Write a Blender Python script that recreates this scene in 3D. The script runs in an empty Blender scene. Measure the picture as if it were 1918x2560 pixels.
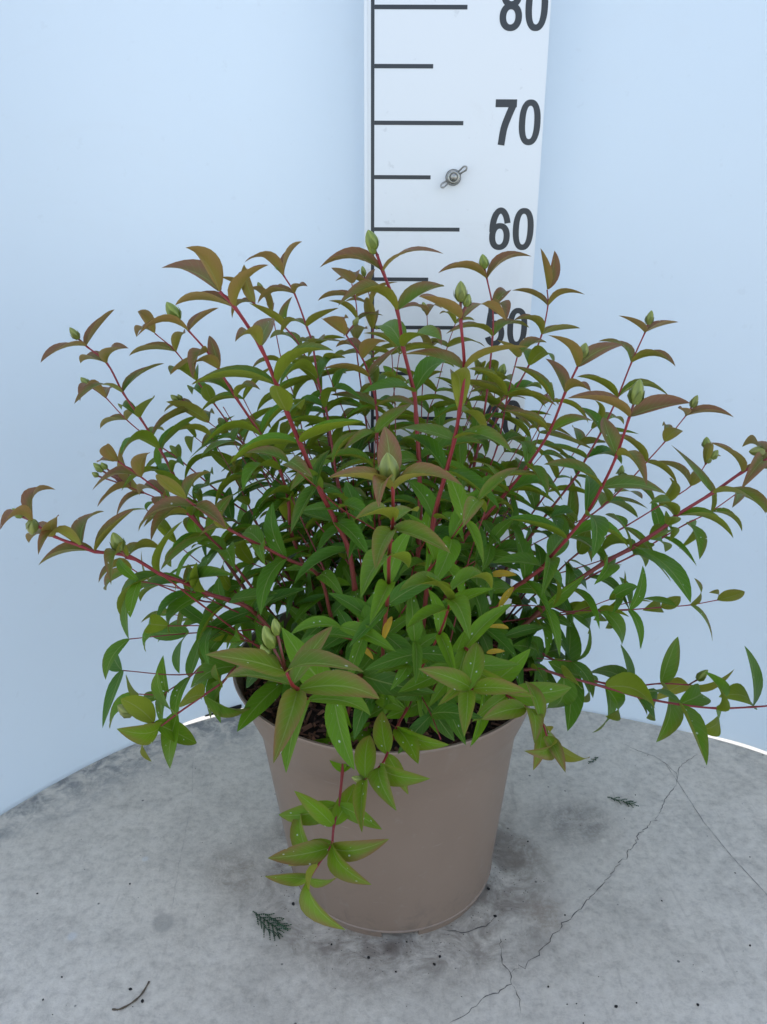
import bpy, bmesh, math, random
import numpy as np
from mathutils import Vector, Matrix

random.seed(11)
rng = np.random.default_rng(5)
R = math.radians
CM = 0.01
scene = bpy.context.scene
col = scene.collection

# ------------------------------------------------------------------ camera, world, sun, exposure
F_PX, PITCH, ROLL, YAW = 2000.0, R(19.83), R(0.335), R(-0.713)
CAM = np.array([0.0, -88.15, 60.55])                     # cm; board face is the plane y = 0, slab top z = 0
_fw = np.array([math.sin(YAW) * math.cos(PITCH), math.cos(YAW) * math.cos(PITCH), -math.sin(PITCH)])
_rt = np.array([math.cos(YAW), -math.sin(YAW), 0.0]); _up = np.cross(_rt, _fw)
RIGHT = math.cos(ROLL) * _rt + math.sin(ROLL) * _up
UP = -math.sin(ROLL) * _rt + math.cos(ROLL) * _up
FWD = _fw
cam_data = bpy.data.cameras.new('camera')
cam_data.sensor_fit = 'HORIZONTAL'; cam_data.sensor_width = 36.0
cam_data.lens = 36.0 * F_PX / 1918.0
cam_data.clip_start = 0.02; cam_data.clip_end = 500
cam = bpy.data.objects.new('camera', cam_data); col.objects.link(cam)
cam.matrix_world = Matrix(((RIGHT[0], UP[0], -FWD[0], CAM[0] * CM), (RIGHT[1], UP[1], -FWD[1], CAM[1] * CM),
                           (RIGHT[2], UP[2], -FWD[2], CAM[2] * CM), (0, 0, 0, 1)))
scene.camera = cam

SUN_EL, SUN_AZ = R(44), R(-16)
world = bpy.data.worlds.new('World'); scene.world = world; world.use_nodes = True
wn, wl = world.node_tree.nodes, world.node_tree.links
bg = wn['Background']; bg.inputs['Strength'].default_value = 0.10
sky = wn.new('ShaderNodeTexSky'); sky.sky_type = 'NISHITA'; sky.sun_disc = False
sky.sun_elevation = SUN_EL; sky.sun_rotation = SUN_AZ
sky.air_density = 1.0; sky.dust_density = 1.0; sky.ozone_density = 1.0
tcw = wn.new('ShaderNodeTexCoord')
cn = wn.new('ShaderNodeTexNoise'); cn.inputs['Scale'].default_value = 2.2; cn.inputs['Detail'].default_value = 6
cr = wn.new('ShaderNodeValToRGB'); cr.color_ramp.elements[0].position = 0.48; cr.color_ramp.elements[1].position = 0.74
cmix = wn.new('ShaderNodeMix'); cmix.data_type = 'RGBA'
cmix.inputs['B'].default_value = (7.2, 7.1, 7.0, 1)
wl.new(tcw.outputs['Generated'], cn.inputs['Vector']); wl.new(cn.outputs['Fac'], cr.inputs['Fac'])
wl.new(cr.outputs['Color'], cmix.inputs['Factor']); wl.new(sky.outputs['Color'], cmix.inputs['A'])
wl.new(cmix.outputs['Result'], bg.inputs['Color'])

sun_data = bpy.data.lights.new('sun', 'SUN'); sun_data.energy = 3.0; sun_data.angle = R(0.6)
sun_data.color = (1.0, 0.94, 0.85)
sun = bpy.data.objects.new('sun', sun_data); col.objects.link(sun)
sd = Vector((math.sin(SUN_AZ) * math.cos(SUN_EL), math.cos(SUN_AZ) * math.cos(SUN_EL), math.sin(SUN_EL)))
sun.rotation_euler = sd.to_track_quat('Z', 'Y').to_euler(); sun.location = (0, 3, 4)

scene.view_settings.view_transform = 'Standard'; scene.view_settings.look = 'None'
scene.view_settings.gamma = 1.0; scene.view_settings.use_curve_mapping = False
scene.view_settings.exposure = 1.70
scene.cycles.max_bounces = 8; scene.cycles.transmission_bounces = 4; scene.cycles.diffuse_bounces = 4

# ------------------------------------------------------------------ photo pixel helpers
CROPS = {0: (0, 0, 1.0), 1: (0, 500, 1.726), 2: (900, 500, 1.6277), 3: (0, 1150, 1.726), 4: (900, 1150, 1.6277),
         5: (500, 1500, 1.657), 6: (600, 1100, 2.367), 7: (550, 600, 2.7617), 8: (1100, 850, 2.0257),
         9: (200, 900, 2.7617), 10: (0, 1700, 1.657), 11: (1000, 1700, 1.805)}

def src(c, x, y):
    ox, oy, s = CROPS[c]
    return ox + x / s, oy + y / s

def ray(px, py):
    return FWD + (px - 959) / F_PX * RIGHT - (py - 1280) / F_PX * UP

def at_y(px, py, Y):
    d = ray(px, py); return CAM + d * (Y - CAM[1]) / d[1]

def at_z(px, py, Z=0.0):
    d = ray(px, py); return CAM + d * (Z - CAM[2]) / d[2]

def project(P):
    d = np.atleast_2d(P) - CAM; w = d @ FWD
    return np.c_[959 + F_PX * (d @ RIGHT) / w, 1280 - F_PX * (d @ UP) / w], w

# ------------------------------------------------------------------ material helpers
def new_mat(name):
    m = bpy.data.materials.new(name); m.use_nodes = True
    nt = m.node_tree; return m, nt.nodes, nt.links, nt.nodes['Principled BSDF']

def N(nodes, kind, **kw):
    n = nodes.new(kind)
    for k, v in kw.items():
        if k in n.inputs: n.inputs[k].default_value = v
        else: setattr(n, k, v)
    return n

def ramp(nodes, links, fac, stops):
    r = nodes.new('ShaderNodeValToRGB')
    e = r.color_ramp.elements
    while len(e) < len(stops): e.new(0.5)
    for el, (p, c) in zip(e, stops):
        el.position = p; el.color = c if len(c) == 4 else (*c, 1)
    links.new(fac, r.inputs['Fac']); return r.outputs['Color']

def mixc(nodes, links, fac, a, b, mode='MIX'):
    m = nodes.new('ShaderNodeMix'); m.data_type = 'RGBA'; m.blend_type = mode
    for sock, v in (('Factor', fac), ('A', a), ('B', b)):
        if hasattr(v, 'is_linked') or hasattr(v, 'links'): links.new(v, m.inputs[sock])
        else: m.inputs[sock].default_value = v if sock == 'Factor' else (*v[:3], 1)
    return m.outputs['Result']

def math_n(nodes, links, op, a, b=None, clamp=False):
    m = nodes.new('ShaderNodeMath'); m.operation = op; m.use_clamp = clamp
    for i, v in enumerate((a, b)):
        if v is None: continue
        if hasattr(v, 'links'): links.new(v, m.inputs[i])
        else: m.inputs[i].default_value = v
    return m.outputs[0]

def noise(nodes, links, vec, scale, detail=4, rough=0.55, dist=0.0):
    n = nodes.new('ShaderNodeTexNoise')
    n.inputs['Scale'].default_value = scale; n.inputs['Detail'].default_value = detail
    n.inputs['Roughness'].default_value = rough; n.inputs['Distortion'].default_value = dist
    if vec is not None: links.new(vec, n.inputs['Vector'])
    return n.outputs['Fac']

def bump(nodes, links, height, strength, dist, bsdf):
    b = nodes.new('ShaderNodeBump'); b.inputs['Strength'].default_value = strength; b.inputs['Distance'].default_value = dist
    links.new(height, b.inputs['Height']); links.new(b.outputs['Normal'], bsdf.inputs['Normal'])

# glossy white sheet
def white_sheet(name, colr, rough, dirt, glow=0.0):
    m, n, l, b = new_mat(name)
    tc = N(n, 'ShaderNodeTexCoord')
    a = noise(n, l, tc.outputs['Object'], 3.0, 5)
    sp = noise(n, l, tc.outputs['Object'], 60.0, 3, 0.6)
    f = ramp(n, l, sp, [(0.66, (0, 0, 0)), (0.72, (1, 1, 1))])
    f = math_n(n, l, 'MULTIPLY', f, dirt)
    sm_ = noise(n, l, tc.outputs['Object'], 7.0, 7, 0.7, 1.5)
    c = mixc(n, l, a, tuple(x * 0.955 for x in colr), colr)
    c = mixc(n, l, math_n(n, l, 'MULTIPLY', ramp(n, l, sm_, [(0.55, (0, 0, 0)), (0.75, (1, 1, 1))]), dirt * 0.9), c, (0.60, 0.58, 0.57))
    c = mixc(n, l, f, c, (0.42, 0.43, 0.45))
    l.new(c, b.inputs['Base Color'])
    rr = N(n, 'ShaderNodeMapRange'); l.new(a, rr.inputs['Value'])
    rr.inputs['To Min'].default_value = rough - 0.05; rr.inputs['To Max'].default_value = rough + 0.08
    l.new(rr.outputs['Result'], b.inputs['Roughness'])
    bump(n, l, noise(n, l, tc.outputs['Object'], 2.2, 2), 0.08, 0.02, b)
    if glow:                                   # thin plastic sheet: daylight behind it shines through
        tr = N(n, 'ShaderNodeBsdfTranslucent'); tr.inputs['Color'].default_value = (0.68, 0.77, 0.86, 1)
        mx = N(n, 'ShaderNodeMixShader'); mx.inputs[0].default_value = glow
        l.new(b.outputs[0], mx.inputs[1]); l.new(tr.outputs[0], mx.inputs[2]); l.new(mx.outputs[0], n['Material Output'].inputs['Surface'])
    return m
M_PANEL = white_sheet('white_coated_panel', (0.70, 0.765, 0.82), 0.22, 0.12, 0.28)
M_BOARD = white_sheet('white_board_face', (0.79, 0.82, 0.845), 0.20, 0.25)
m, n, l, b = new_mat('dark_print'); M_PRINT = m
b.inputs['Base Color'].default_value = (0.024, 0.029, 0.036, 1); b.inputs['Roughness'].default_value = 0.35
m, n, l, b = new_mat('black_rubber'); M_BLACK = m
b.inputs['Base Color'].default_value = (0.012, 0.013, 0.014, 1); b.inputs['Roughness'].default_value = 0.6
m, n, l, b = new_mat('zinc_metal'); M_ZINC = m
b.inputs['Base Color'].default_value = (0.36, 0.355, 0.33, 1); b.inputs['Metallic'].default_value = 0.9
tc = N(n, 'ShaderNodeTexCoord'); a = noise(n, l, tc.outputs['Object'], 300, 3)
l.new(ramp(n, l, a, [(0.3, (0.2, 0.2, 0.2)), (0.8, (0.5, 0.5, 0.5))]), b.inputs['Roughness'])

# ground beyond the panel
m, n, l, b = new_mat('pale_paving'); M_GROUND = m
tc = N(n, 'ShaderNodeTexCoord')
l.new(ramp(n, l, noise(n, l, tc.outputs['Object'], 6, 6), [(0.3, (0.26, 0.255, 0.245)), (0.7, (0.36, 0.35, 0.335))]), b.inputs['Base Color'])
b.inputs['Roughness'].default_value = 0.9

# concrete
SLAB_C = np.array([6.33, -53.32]); SLAB_R = 60.86
POT_C = np.array([0.2, -23.6])
m, n, l, b = new_mat('worn_concrete'); M_CONC = m
tc = N(n, 'ShaderNodeTexCoord'); O = tc.outputs['Object']
big = noise(n, l, O, 5.0, 6, 0.6, 0.3); mid = noise(n, l, O, 22, 8, 0.65, 0.6); fine = noise(n, l, O, 105, 8, 0.75)
c = ramp(n, l, big, [(0.28, (0.54, 0.485, 0.41)), (0.5, (0.66, 0.60, 0.51)), (0.75, (0.70, 0.64, 0.55))])
c = mixc(n, l, math_n(n, l, 'MULTIPLY', ramp(n, l, mid, [(0.36, (1, 1, 1)), (0.54, (0, 0, 0))]), 0.55), c, (0.31, 0.28, 0.24))
c = mixc(n, l, math_n(n, l, 'MULTIPLY', ramp(n, l, mid, [(0.54, (0, 0, 0)), (0.68, (1, 1, 1))]), 0.5), c, (0.62, 0.57, 0.51))
c = mixc(n, l, 0.45, c, ramp(n, l, fine, [(0.36, (0.34, 0.305, 0.26)), (0.5, (0.62, 0.565, 0.48)), (0.64, (0.76, 0.70, 0.60))]))
def spot(cx, cy, r0, r1, warp=0.0):
    v = N(n, 'ShaderNodeVectorMath', operation='DISTANCE'); v.inputs[1].default_value = (cx * CM, cy * CM, 0)
    if warp:
        nz = N(n, 'ShaderNodeTexNoise'); nz.inputs['Scale'].default_value = 14; nz.inputs['Detail'].default_value = 5
        l.new(O, nz.inputs['Vector'])
        ad = N(n, 'ShaderNodeVectorMath', operation='MULTIPLY_ADD')
        l.new(nz.outputs['Color'], ad.inputs[0]); ad.inputs[1].default_value = (warp * CM,) * 3
        l.new(O, ad.inputs[2])
        sb = N(n, 'ShaderNodeVectorMath', operation='SUBTRACT'); l.new(ad.outputs[0], sb.inputs[0])
        sb.inputs[1].default_value = (warp * CM / 2, warp * CM / 2, warp * CM / 2)
        fl = N(n, 'ShaderNodeVectorMath', operation='MULTIPLY'); l.new(sb.outputs[0], fl.inputs[0]); fl.inputs[1].default_value = (1, 1, 0)
        l.new(fl.outputs[0], v.inputs[0])
    else:
        l.new(O, v.inputs[0])
    mr = N(n, 'ShaderNodeMapRange'); mr.clamp = True; mr.interpolation_type = 'SMOOTHSTEP'
    l.new(v.outputs['Value'], mr.inputs['Value'])
    mr.inputs['From Min'].default_value = r0 * CM; mr.inputs['From Max'].default_value = r1 * CM
    return mr.outputs['Result']
# brown soil stain left by water around the pot, and grime band along the slab's rim
stain = math_n(n, l, 'SUBTRACT', 1.0, spot(POT_C[0] + 1, POT_C[1] - 1, 10.0, 19.0, 9.0))
stain = math_n(n, l, 'MULTIPLY', stain, ramp(n, l, noise(n, l, O, 30, 7, 0.7, 0.8), [(0.38, (0, 0, 0)), (0.62, (1, 1, 1))]))
c = mixc(n, l, math_n(n, l, 'MULTIPLY', stain, 0.85), c, (0.20, 0.165, 0.135))
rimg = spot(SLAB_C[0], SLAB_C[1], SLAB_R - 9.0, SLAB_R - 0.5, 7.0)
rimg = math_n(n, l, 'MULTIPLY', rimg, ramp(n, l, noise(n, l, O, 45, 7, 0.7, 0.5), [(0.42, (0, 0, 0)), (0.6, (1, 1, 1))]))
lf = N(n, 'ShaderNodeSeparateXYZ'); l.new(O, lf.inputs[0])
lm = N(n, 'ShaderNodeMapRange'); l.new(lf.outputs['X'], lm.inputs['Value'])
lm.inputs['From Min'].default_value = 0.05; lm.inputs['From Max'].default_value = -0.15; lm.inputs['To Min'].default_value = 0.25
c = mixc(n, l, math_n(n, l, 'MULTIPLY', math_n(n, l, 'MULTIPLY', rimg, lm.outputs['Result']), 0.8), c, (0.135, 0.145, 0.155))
def px_spot(cr_, x, y, r0, r1, amt, colr, warp=0.0):
    global c
    p = at_z(*src(cr_, x, y))
    s = math_n(n, l, 'MULTIPLY', math_n(n, l, 'SUBTRACT', 1.0, spot(p[0], p[1], r0, r1, warp)), amt)
    if warp > 2: s = math_n(n, l, 'MULTIPLY', s, ramp(n, l, noise(n, l, O, 52, 9, 0.78, 0.2), [(0.38, (0.15, 0.15, 0.15)), (0.60, (1, 1, 1))]))
    c = mixc(n, l, s, c, colr)
px_spot(10, 670, 1005, 0.75, 1.25, 0.5, (0.24, 0.225, 0.205), 1.1)
px_spot(10, 600, 742, 0.2, 0.45, 0.6, (0.62, 0.62, 0.61), 0.4)
px_spot(10, 300, 1060, 0.25, 0.6, 0.6, (0.62, 0.62, 0.61), 0.5)
px_spot(11, 640, 1060, 0.6, 3.2, 0.7, (0.25, 0.19, 0.14), 3.5)
px_spot(11, 800, 640, 1.0, 6.5, 0.8, (0.20, 0.18, 0.155), 5.0)
px_spot(11, 530, 800, 0.5, 4.4, 0.75, (0.21, 0.17, 0.13), 4.0)
px_spot(10, 980, 800, 0.6, 4.6, 0.7, (0.22, 0.18, 0.14), 4.0)
px_spot(5, 790, 1440, 0.2, 1.3, 0.8, (0.13, 0.10, 0.08), 1.2)
mp = N(n, 'ShaderNodeMapping'); l.new(O, mp.inputs['Vector']); mp.inputs['Rotation'].default_value = (0, 0, 0.6); mp.inputs['Scale'].default_value = (60, 6, 1)
scr = ramp(n, l, noise(n, l, mp.outputs['Vector'], 1.6, 4, 0.6), [(0.62, (0, 0, 0)), (0.70, (1, 1, 1))])
c = mixc(n, l, math_n(n, l, 'MULTIPLY', scr, 0.28), c, (0.30, 0.26, 0.22))
# dark pinholes
vo = N(n, 'ShaderNodeTexVoronoi'); vo.inputs['Scale'].default_value = 55; l.new(O, vo.inputs['Vector'])
ph = ramp(n, l, vo.outputs['Distance'], [(0.05, (1, 1, 1)), (0.09, (0, 0, 0))])
sc_ = N(n, 'ShaderNodeSeparateColor'); l.new(vo.outputs['Color'], sc_.inputs[0])
ph = math_n(n, l, 'MULTIPLY', ph, math_n(n, l, 'GREATER_THAN', sc_.outputs[0], 0.86))
c = mixc(n, l, math_n(n, l, 'MULTIPLY', ph, 0.85), c, (0.05, 0.05, 0.05))
l.new(c, b.inputs['Base Color'])
l.new(ramp(n, l, mid, [(0.3, (0.55, 0.55, 0.55)), (0.7, (0.8, 0.8, 0.8))]), b.inputs['Roughness'])
bump(n, l, math_n(n, l, 'ADD', mid, math_n(n, l, 'MULTIPLY', fine, 0.7)), 0.4, 0.004, b)
m, n, l, b = new_mat('crack_dirt'); M_CRACK = m
b.inputs['Base Color'].default_value = (0.12, 0.11, 0.10, 1); b.inputs['Roughness'].default_value = 1
m, n, l, b = new_mat('score_line'); M_SCORE = m
b.inputs['Base Color'].default_value = (0.26, 0.245, 0.225, 1); b.inputs['Roughness'].default_value = 1

# pot plastic
m, n, l, b = new_mat('taupe_plastic'); M_POT = m
tc = N(n, 'ShaderNodeTexCoord'); O = tc.outputs['Object']
a = noise(n, l, O, 7, 5, 0.6); a2 = noise(n, l, O, 90, 4, 0.6)
c = ramp(n, l, a, [(0.3, (0.205, 0.145, 0.108)), (0.7, (0.238, 0.170, 0.128))])
c = mixc(n, l, math_n(n, l, 'MULTIPLY', ramp(n, l, a2, [(0.62, (0, 0, 0)), (0.75, (1, 1, 1))]), 0.25), c, (0.30, 0.27, 0.245))
sz = N(n, 'ShaderNodeSeparateXYZ'); l.new(O, sz.inputs[0])
lowm = N(n, 'ShaderNodeMapRange'); l.new(sz.outputs['Z'], lowm.inputs['Value'])
lowm.inputs['From Min'].default_value = 0.07; lowm.inputs['From Max'].default_value = 0.0
spl = math_n(n, l, 'MULTIPLY', ramp(n, l, noise(n, l, O, 55, 7, 0.7, 0.6), [(0.52, (0, 0, 0)), (0.64, (1, 1, 1))]), lowm.outputs['Result'])
c = mixc(n, l, math_n(n, l, 'MULTIPLY', spl, 0.55), c, (0.13, 0.10, 0.08))
mp = N(n, 'ShaderNodeMapping'); l.new(O, mp.inputs['Vector']); mp.inputs['Scale'].default_value = (40, 40, 3)
strk = ramp(n, l, noise(n, l, mp.outputs['Vector'], 1.0, 5, 0.6), [(0.60, (0, 0, 0)), (0.75, (1, 1, 1))])
c = mixc(n, l, math_n(n, l, 'MULTIPLY', strk, 0.22), c, (0.31, 0.27, 0.235))
mp2 = N(n, 'ShaderNodeMapping'); l.new(O, mp2.inputs['Vector']); mp2.inputs['Scale'].default_value = (25, 25, 220); mp2.inputs['Rotation'].default_value = (0.25, 0.1, 0)
scf = ramp(n, l, noise(n, l, mp2.outputs['Vector'], 1.0, 3, 0.5), [(0.70, (0, 0, 0)), (0.76, (1, 1, 1))])
c = mixc(n, l, math_n(n, l, 'MULTIPLY', scf, 0.30), c, (0.36, 0.32, 0.285))
l.new(c, b.inputs['Base Color'])
l.new(ramp(n, l, a, [(0.3, (0.32, 0.32, 0.32)), (0.7, (0.48, 0.48, 0.48))]), b.inputs['Roughness'])
bump(n, l, a2, 0.06, 0.002, b)

# soil and bark
m, n, l, b = new_mat('dark_potting_soil'); M_SOIL = m
tc = N(n, 'ShaderNodeTexCoord')
l.new(ramp(n, l, noise(n, l, tc.outputs['Object'], 120, 6, 0.7), [(0.3, (0.012, 0.008, 0.006)), (0.7, (0.05, 0.03, 0.022))]), b.inputs['Base Color'])
b.inputs['Roughness'].default_value = 0.95
m, n, l, b = new_mat('bark_chip'); M_BARK = m
at = N(n, 'ShaderNodeAttribute', attribute_name='tint')
tc = N(n, 'ShaderNodeTexCoord')
c = mixc(n, l, at.outputs['Fac'], (0.07, 0.028, 0.015), (0.36, 0.165, 0.09))
c = mixc(n, l, math_n(n, l, 'MULTIPLY', noise(n, l, tc.outputs['Object'], 260, 4), 0.6), c, (0.02, 0.012, 0.009))
l.new(c, b.inputs['Base Color']); b.inputs['Roughness'].default_value = 0.85

# leaf: two-sided blade; (R bronze, G brightness, B yellow) comes from the object colour or a vertex colour
def leaf_mat(name, from_object):
    m, n, l, b = new_mat(name)
    if from_object:
        oi = N(n, 'ShaderNodeObjectInfo'); colr = oi.outputs['Color']; rnd = oi.outputs['Random']
    else:
        aa = N(n, 'ShaderNodeAttribute', attribute_name='leafcol'); colr = aa.outputs['Color']; rnd = aa.outputs['Alpha']
    s = N(n, 'ShaderNodeSeparateColor'); l.new(colr, s.inputs[0])
    br, hue, yel = s.outputs[0], s.outputs[1], s.outputs[2]
    uv = N(n, 'ShaderNodeUVMap'); sx = N(n, 'ShaderNodeSeparateXYZ'); l.new(uv.outputs['UV'], sx.inputs[0])
    off = N(n, 'ShaderNodeCombineXYZ'); l.new(math_n(n, l, 'MULTIPLY', rnd, 37.0), off.inputs[2])
    vv = N(n, 'ShaderNodeVectorMath', operation='ADD'); l.new(uv.outputs['UV'], vv.inputs[0]); l.new(off.outputs[0], vv.inputs[1])
    V = vv.outputs[0]
    across = math_n(n, l, 'ABSOLUTE', math_n(n, l, 'SUBTRACT', sx.outputs['X'], 0.5))      # 0 midrib .. 0.5 margin
    along = sx.outputs['Y']
    mott = noise(n, l, V, 4.0, 5, 0.6)
    # upper side
    green = mixc(n, l, hue, (0.030, 0.120, 0.010), (0.130, 0.280, 0.006))
    bronze = mixc(n, l, mott, (0.185, 0.058, 0.046), (0.30, 0.105, 0.070))
    marg = ramp(n, l, across, [(0.12, (0, 0, 0)), (0.46, (1, 1, 1))])
    tip = ramp(n, l, along, [(0.25, (0, 0, 0)), (1.0, (1, 1, 1))])
    zone = math_n(n, l, 'ADD', math_n(n, l, 'MULTIPLY', marg, 0.55), math_n(n, l, 'MULTIPLY', tip, 0.55))
    zone = math_n(n, l, 'ADD', zone, math_n(n, l, 'MULTIPLY', math_n(n, l, 'SUBTRACT', mott, 0.5), 0.7))
    bf = math_n(n, l, 'MULTIPLY', math_n(n, l, 'ADD', math_n(n, l, 'MULTIPLY', br, 1.25), math_n(n, l, 'MULTIPLY', math_n(n, l, 'SUBTRACT', zone, 0.58), 1.2)), math_n(n, l, 'MULTIPLY', br, 2.5, True), True)
    olive = mixc(n, l, 0.5, green, (0.20, 0.19, 0.018))
    g2 = mixc(n, l, math_n(n, l, 'MULTIPLY', br, 0.9, True), green, olive)
    up = mixc(n, l, math_n(n, l, 'MULTIPLY', bf, 0.85, True), g2, bronze)
    up = mixc(n, l, yel, up, (0.55, 0.33, 0.03))
    up = mixc(n, l, math_n(n, l, 'MULTIPLY', math_n(n, l, 'SUBTRACT', mott, 0.4), 0.5, True), up, (0.09, 0.21, 0.008))
    rib = ramp(n, l, across, [(0.012, (1, 1, 1)), (0.04, (0, 0, 0))])
    up = mixc(n, l, math_n(n, l, 'MULTIPLY', rib, 0.55), up, (0.27, 0.34, 0.10))
    # side veins as fine relief and a little colour
    w = N(n, 'ShaderNodeTexWave'); w.wave_type = 'BANDS'; w.bands_direction = 'Y'
    w.inputs['Scale'].default_value = 2.6; w.inputs['Distortion'].default_value = 0.6
    sk = N(n, 'ShaderNodeCombineXYZ'); l.new(math_n(n, l, 'SUBTRACT', along, math_n(n, l, 'MULTIPLY', across, 0.55)), sk.inputs[1])
    l.new(sk.outputs[0], w.inputs['Vector'])
    vein = ramp(n, l, w.outputs['Fac'], [(0.86, (0, 0, 0)), (1.0, (1, 1, 1))])
    up = mixc(n, l, math_n(n, l, 'MULTIPLY', vein, 0.16), up, (0.20, 0.28, 0.09))
    # dried water flecks
    vo = N(n, 'ShaderNodeTexVoronoi'); vo.inputs['Scale'].default_value = 7.0
    st = N(n, 'ShaderNodeVectorMath', operation='MULTIPLY'); l.new(V, st.inputs[0]); st.inputs[1].default_value = (0.42, 1.0, 1.0)
    l.new(st.outputs[0], vo.inputs['Vector'])
    fs = N(n, 'ShaderNodeSeparateColor'); l.new(vo.outputs['Color'], fs.inputs[0])
    fl = math_n(n, l, 'MULTIPLY', ramp(n, l, vo.outputs['Distance'], [(0.09, (1, 1, 1)), (0.15, (0, 0, 0))]),
                math_n(n, l, 'GREATER_THAN', fs.outputs[0], 0.76))
    up = mixc(n, l, math_n(n, l, 'MULTIPLY', fl, 0.75), up, (0.60, 0.66, 0.56))
    # lower side, paler
    under = mixc(n, l, hue, (0.13, 0.205, 0.022), (0.23, 0.29, 0.022))
    under = mixc(n, l, math_n(n, l, 'MULTIPLY', br, 0.75, True), under, mixc(n, l, bf, (0.34, 0.31, 0.045), (0.36, 0.195, 0.085)))
    under = mixc(n, l, yel, under, (0.55, 0.35, 0.06))
    under = mixc(n, l, math_n(n, l, 'MULTIPLY', rib, 0.5), under, (0.30, 0.33, 0.13))
    ge = N(n, 'ShaderNodeNewGeometry')
    base = mixc(n, l, ge.outputs['Backfacing'], up, under)
    l.new(base, b.inputs['Base Color'])
    b.inputs['Roughness'].default_value = 0.46; b.inputs['Specular IOR Level'].default_value = 0.24
    hb = math_n(n, l, 'ADD', math_n(n, l, 'MULTIPLY', rib, -1.0), math_n(n, l, 'MULTIPLY', vein, -0.5))
    bump(n, l, math_n(n, l, 'ADD', hb, math_n(n, l, 'MULTIPLY', mott, 0.6)), 0.30, 0.001, b)
    tr = N(n, 'ShaderNodeBsdfTranslucent')
    tcol = mixc(n, l, 0.4, base, mixc(n, l, math_n(n, l, 'MULTIPLY', br, 1.2, True), (0.29, 0.38, 0.015), (0.42, 0.20, 0.05)))
    l.new(tcol, tr.inputs['Color'])
    mx = N(n, 'ShaderNodeMixShader'); mx.inputs[0].default_value = 0.30
    l.new(b.outputs[0], mx.inputs[1]); l.new(tr.outputs[0], mx.inputs[2])
    l.new(mx.outputs[0], n['Material Output'].inputs['Surface'])
    return m
M_LEAF = leaf_mat('leaf_blade', True)
M_LEAF2 = leaf_mat('leaf_blade_mass', False)

m, n, l, b = new_mat('crimson_stem'); M_STEM = m
tc = N(n, 'ShaderNodeTexCoord'); at = N(n, 'ShaderNodeAttribute', attribute_name='tint')
c = mixc(n, l, at.outputs['Fac'], (0.14, 0.072, 0.040), (0.29, 0.018, 0.030))
c = mixc(n, l, math_n(n, l, 'MULTIPLY', noise(n, l, tc.outputs['Object'], 160, 4), 0.5), c, (0.13, 0.018, 0.020))
l.new(c, b.inputs['Base Color']); b.inputs['Roughness'].default_value = 0.42
m, n, l, b = new_mat('green_bud'); M_BUD = m
tc = N(n, 'ShaderNodeTexCoord'); at = N(n, 'ShaderNodeAttribute', attribute_name='tint')
oi = N(n, 'ShaderNodeObjectInfo')
c = mixc(n, l, at.outputs['Fac'], (0.10, 0.155, 0.022), (0.29, 0.35, 0.06))
sp_ = N(n, 'ShaderNodeSeparateColor'); l.new(oi.outputs['Color'], sp_.inputs[0])
c = mixc(n, l, math_n(n, l, 'MULTIPLY', math_n(n, l, 'MULTIPLY', sp_.outputs[0], 0.45), noise(n, l, tc.outputs['Object'], 120, 3)), c, (0.22, 0.10, 0.07))
l.new(c, b.inputs['Base Color']); b.inputs['Roughness'].default_value = 0.4
b.inputs['Subsurface Weight'].default_value = 0.1; b.inputs['Subsurface Radius'].default_value = (0.003, 0.004, 0.001)
m, n, l, b = new_mat('conifer_green'); M_SPRIG = m
tc = N(n, 'ShaderNodeTexCoord')
l.new(ramp(n, l, noise(n, l, tc.outputs['Object'], 200, 3), [(0.3, (0.008, 0.035, 0.012)), (0.7, (0.03, 0.085, 0.03))]), b.inputs['Base Color'])
b.inputs['Roughness'].default_value = 0.6
m, n, l, b = new_mat('dry_twig'); M_TWIG = m
b.inputs['Base Color'].default_value = (0.10, 0.075, 0.05, 1); b.inputs['Roughness'].default_value = 0.9
m, n, l, b = new_mat('black_crumb'); M_CRUMB = m
b.inputs['Base Color'].default_value = (0.013, 0.012, 0.011, 1); b.inputs['Roughness'].default_value = 0.9
m, n, l, b = new_mat('white_speck'); M_SPECK = m
b.inputs['Base Color'].default_value = (0.75, 0.75, 0.73, 1); b.inputs['Roughness'].default_value = 0.7

# ------------------------------------------------------------------ mesh helpers (coordinates in cm)
def mesh(name, verts, faces, mat, smooth=True):
    me = bpy.data.meshes.new(name)
    me.from_pydata([tuple(float(q) * CM for q in v) for v in verts], [], [tuple(int(i) for i in f) for f in faces])
    me.materials.append(mat)
    if smooth: me.polygons.foreach_set('use_smooth', [True] * len(me.polygons))
    me.update(); return me

def obj(name, me, parent=None, label=None, cat=None, group=None, kind=None, loc=None):
    o = bpy.data.objects.new(name, me); col.objects.link(o)
    if loc is not None: o.location = [q * CM for q in loc]
    if parent is not None:
        o.parent = parent
        o.matrix_parent_inverse = Matrix.Translation(-parent_loc(parent))
    tag(o, label, cat, group, kind); return o

def parent_loc(p):
    v = Vector(p.location)
    if p.parent is not None: v = p.location.copy() + p.matrix_parent_inverse.translation + parent_loc(p.parent)
    return v

def tag(o, label=None, cat=None, group=None, kind=None):
    if label: o['label'] = label
    if cat: o['category'] = cat
    if group: o['group'] = group
    if kind: o['kind'] = kind

def empty(name, loc, label, cat, group=None):
    o = bpy.data.objects.new(name, None); col.objects.link(o); o.empty_display_size = 0.02
    o.location = [q * CM for q in loc]; tag(o, label, cat, group); return o

def set_tint(me, vals):
    a = me.attributes.new('tint', 'FLOAT', 'POINT'); a.data.foreach_set('value', [float(v) for v in vals])

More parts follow.
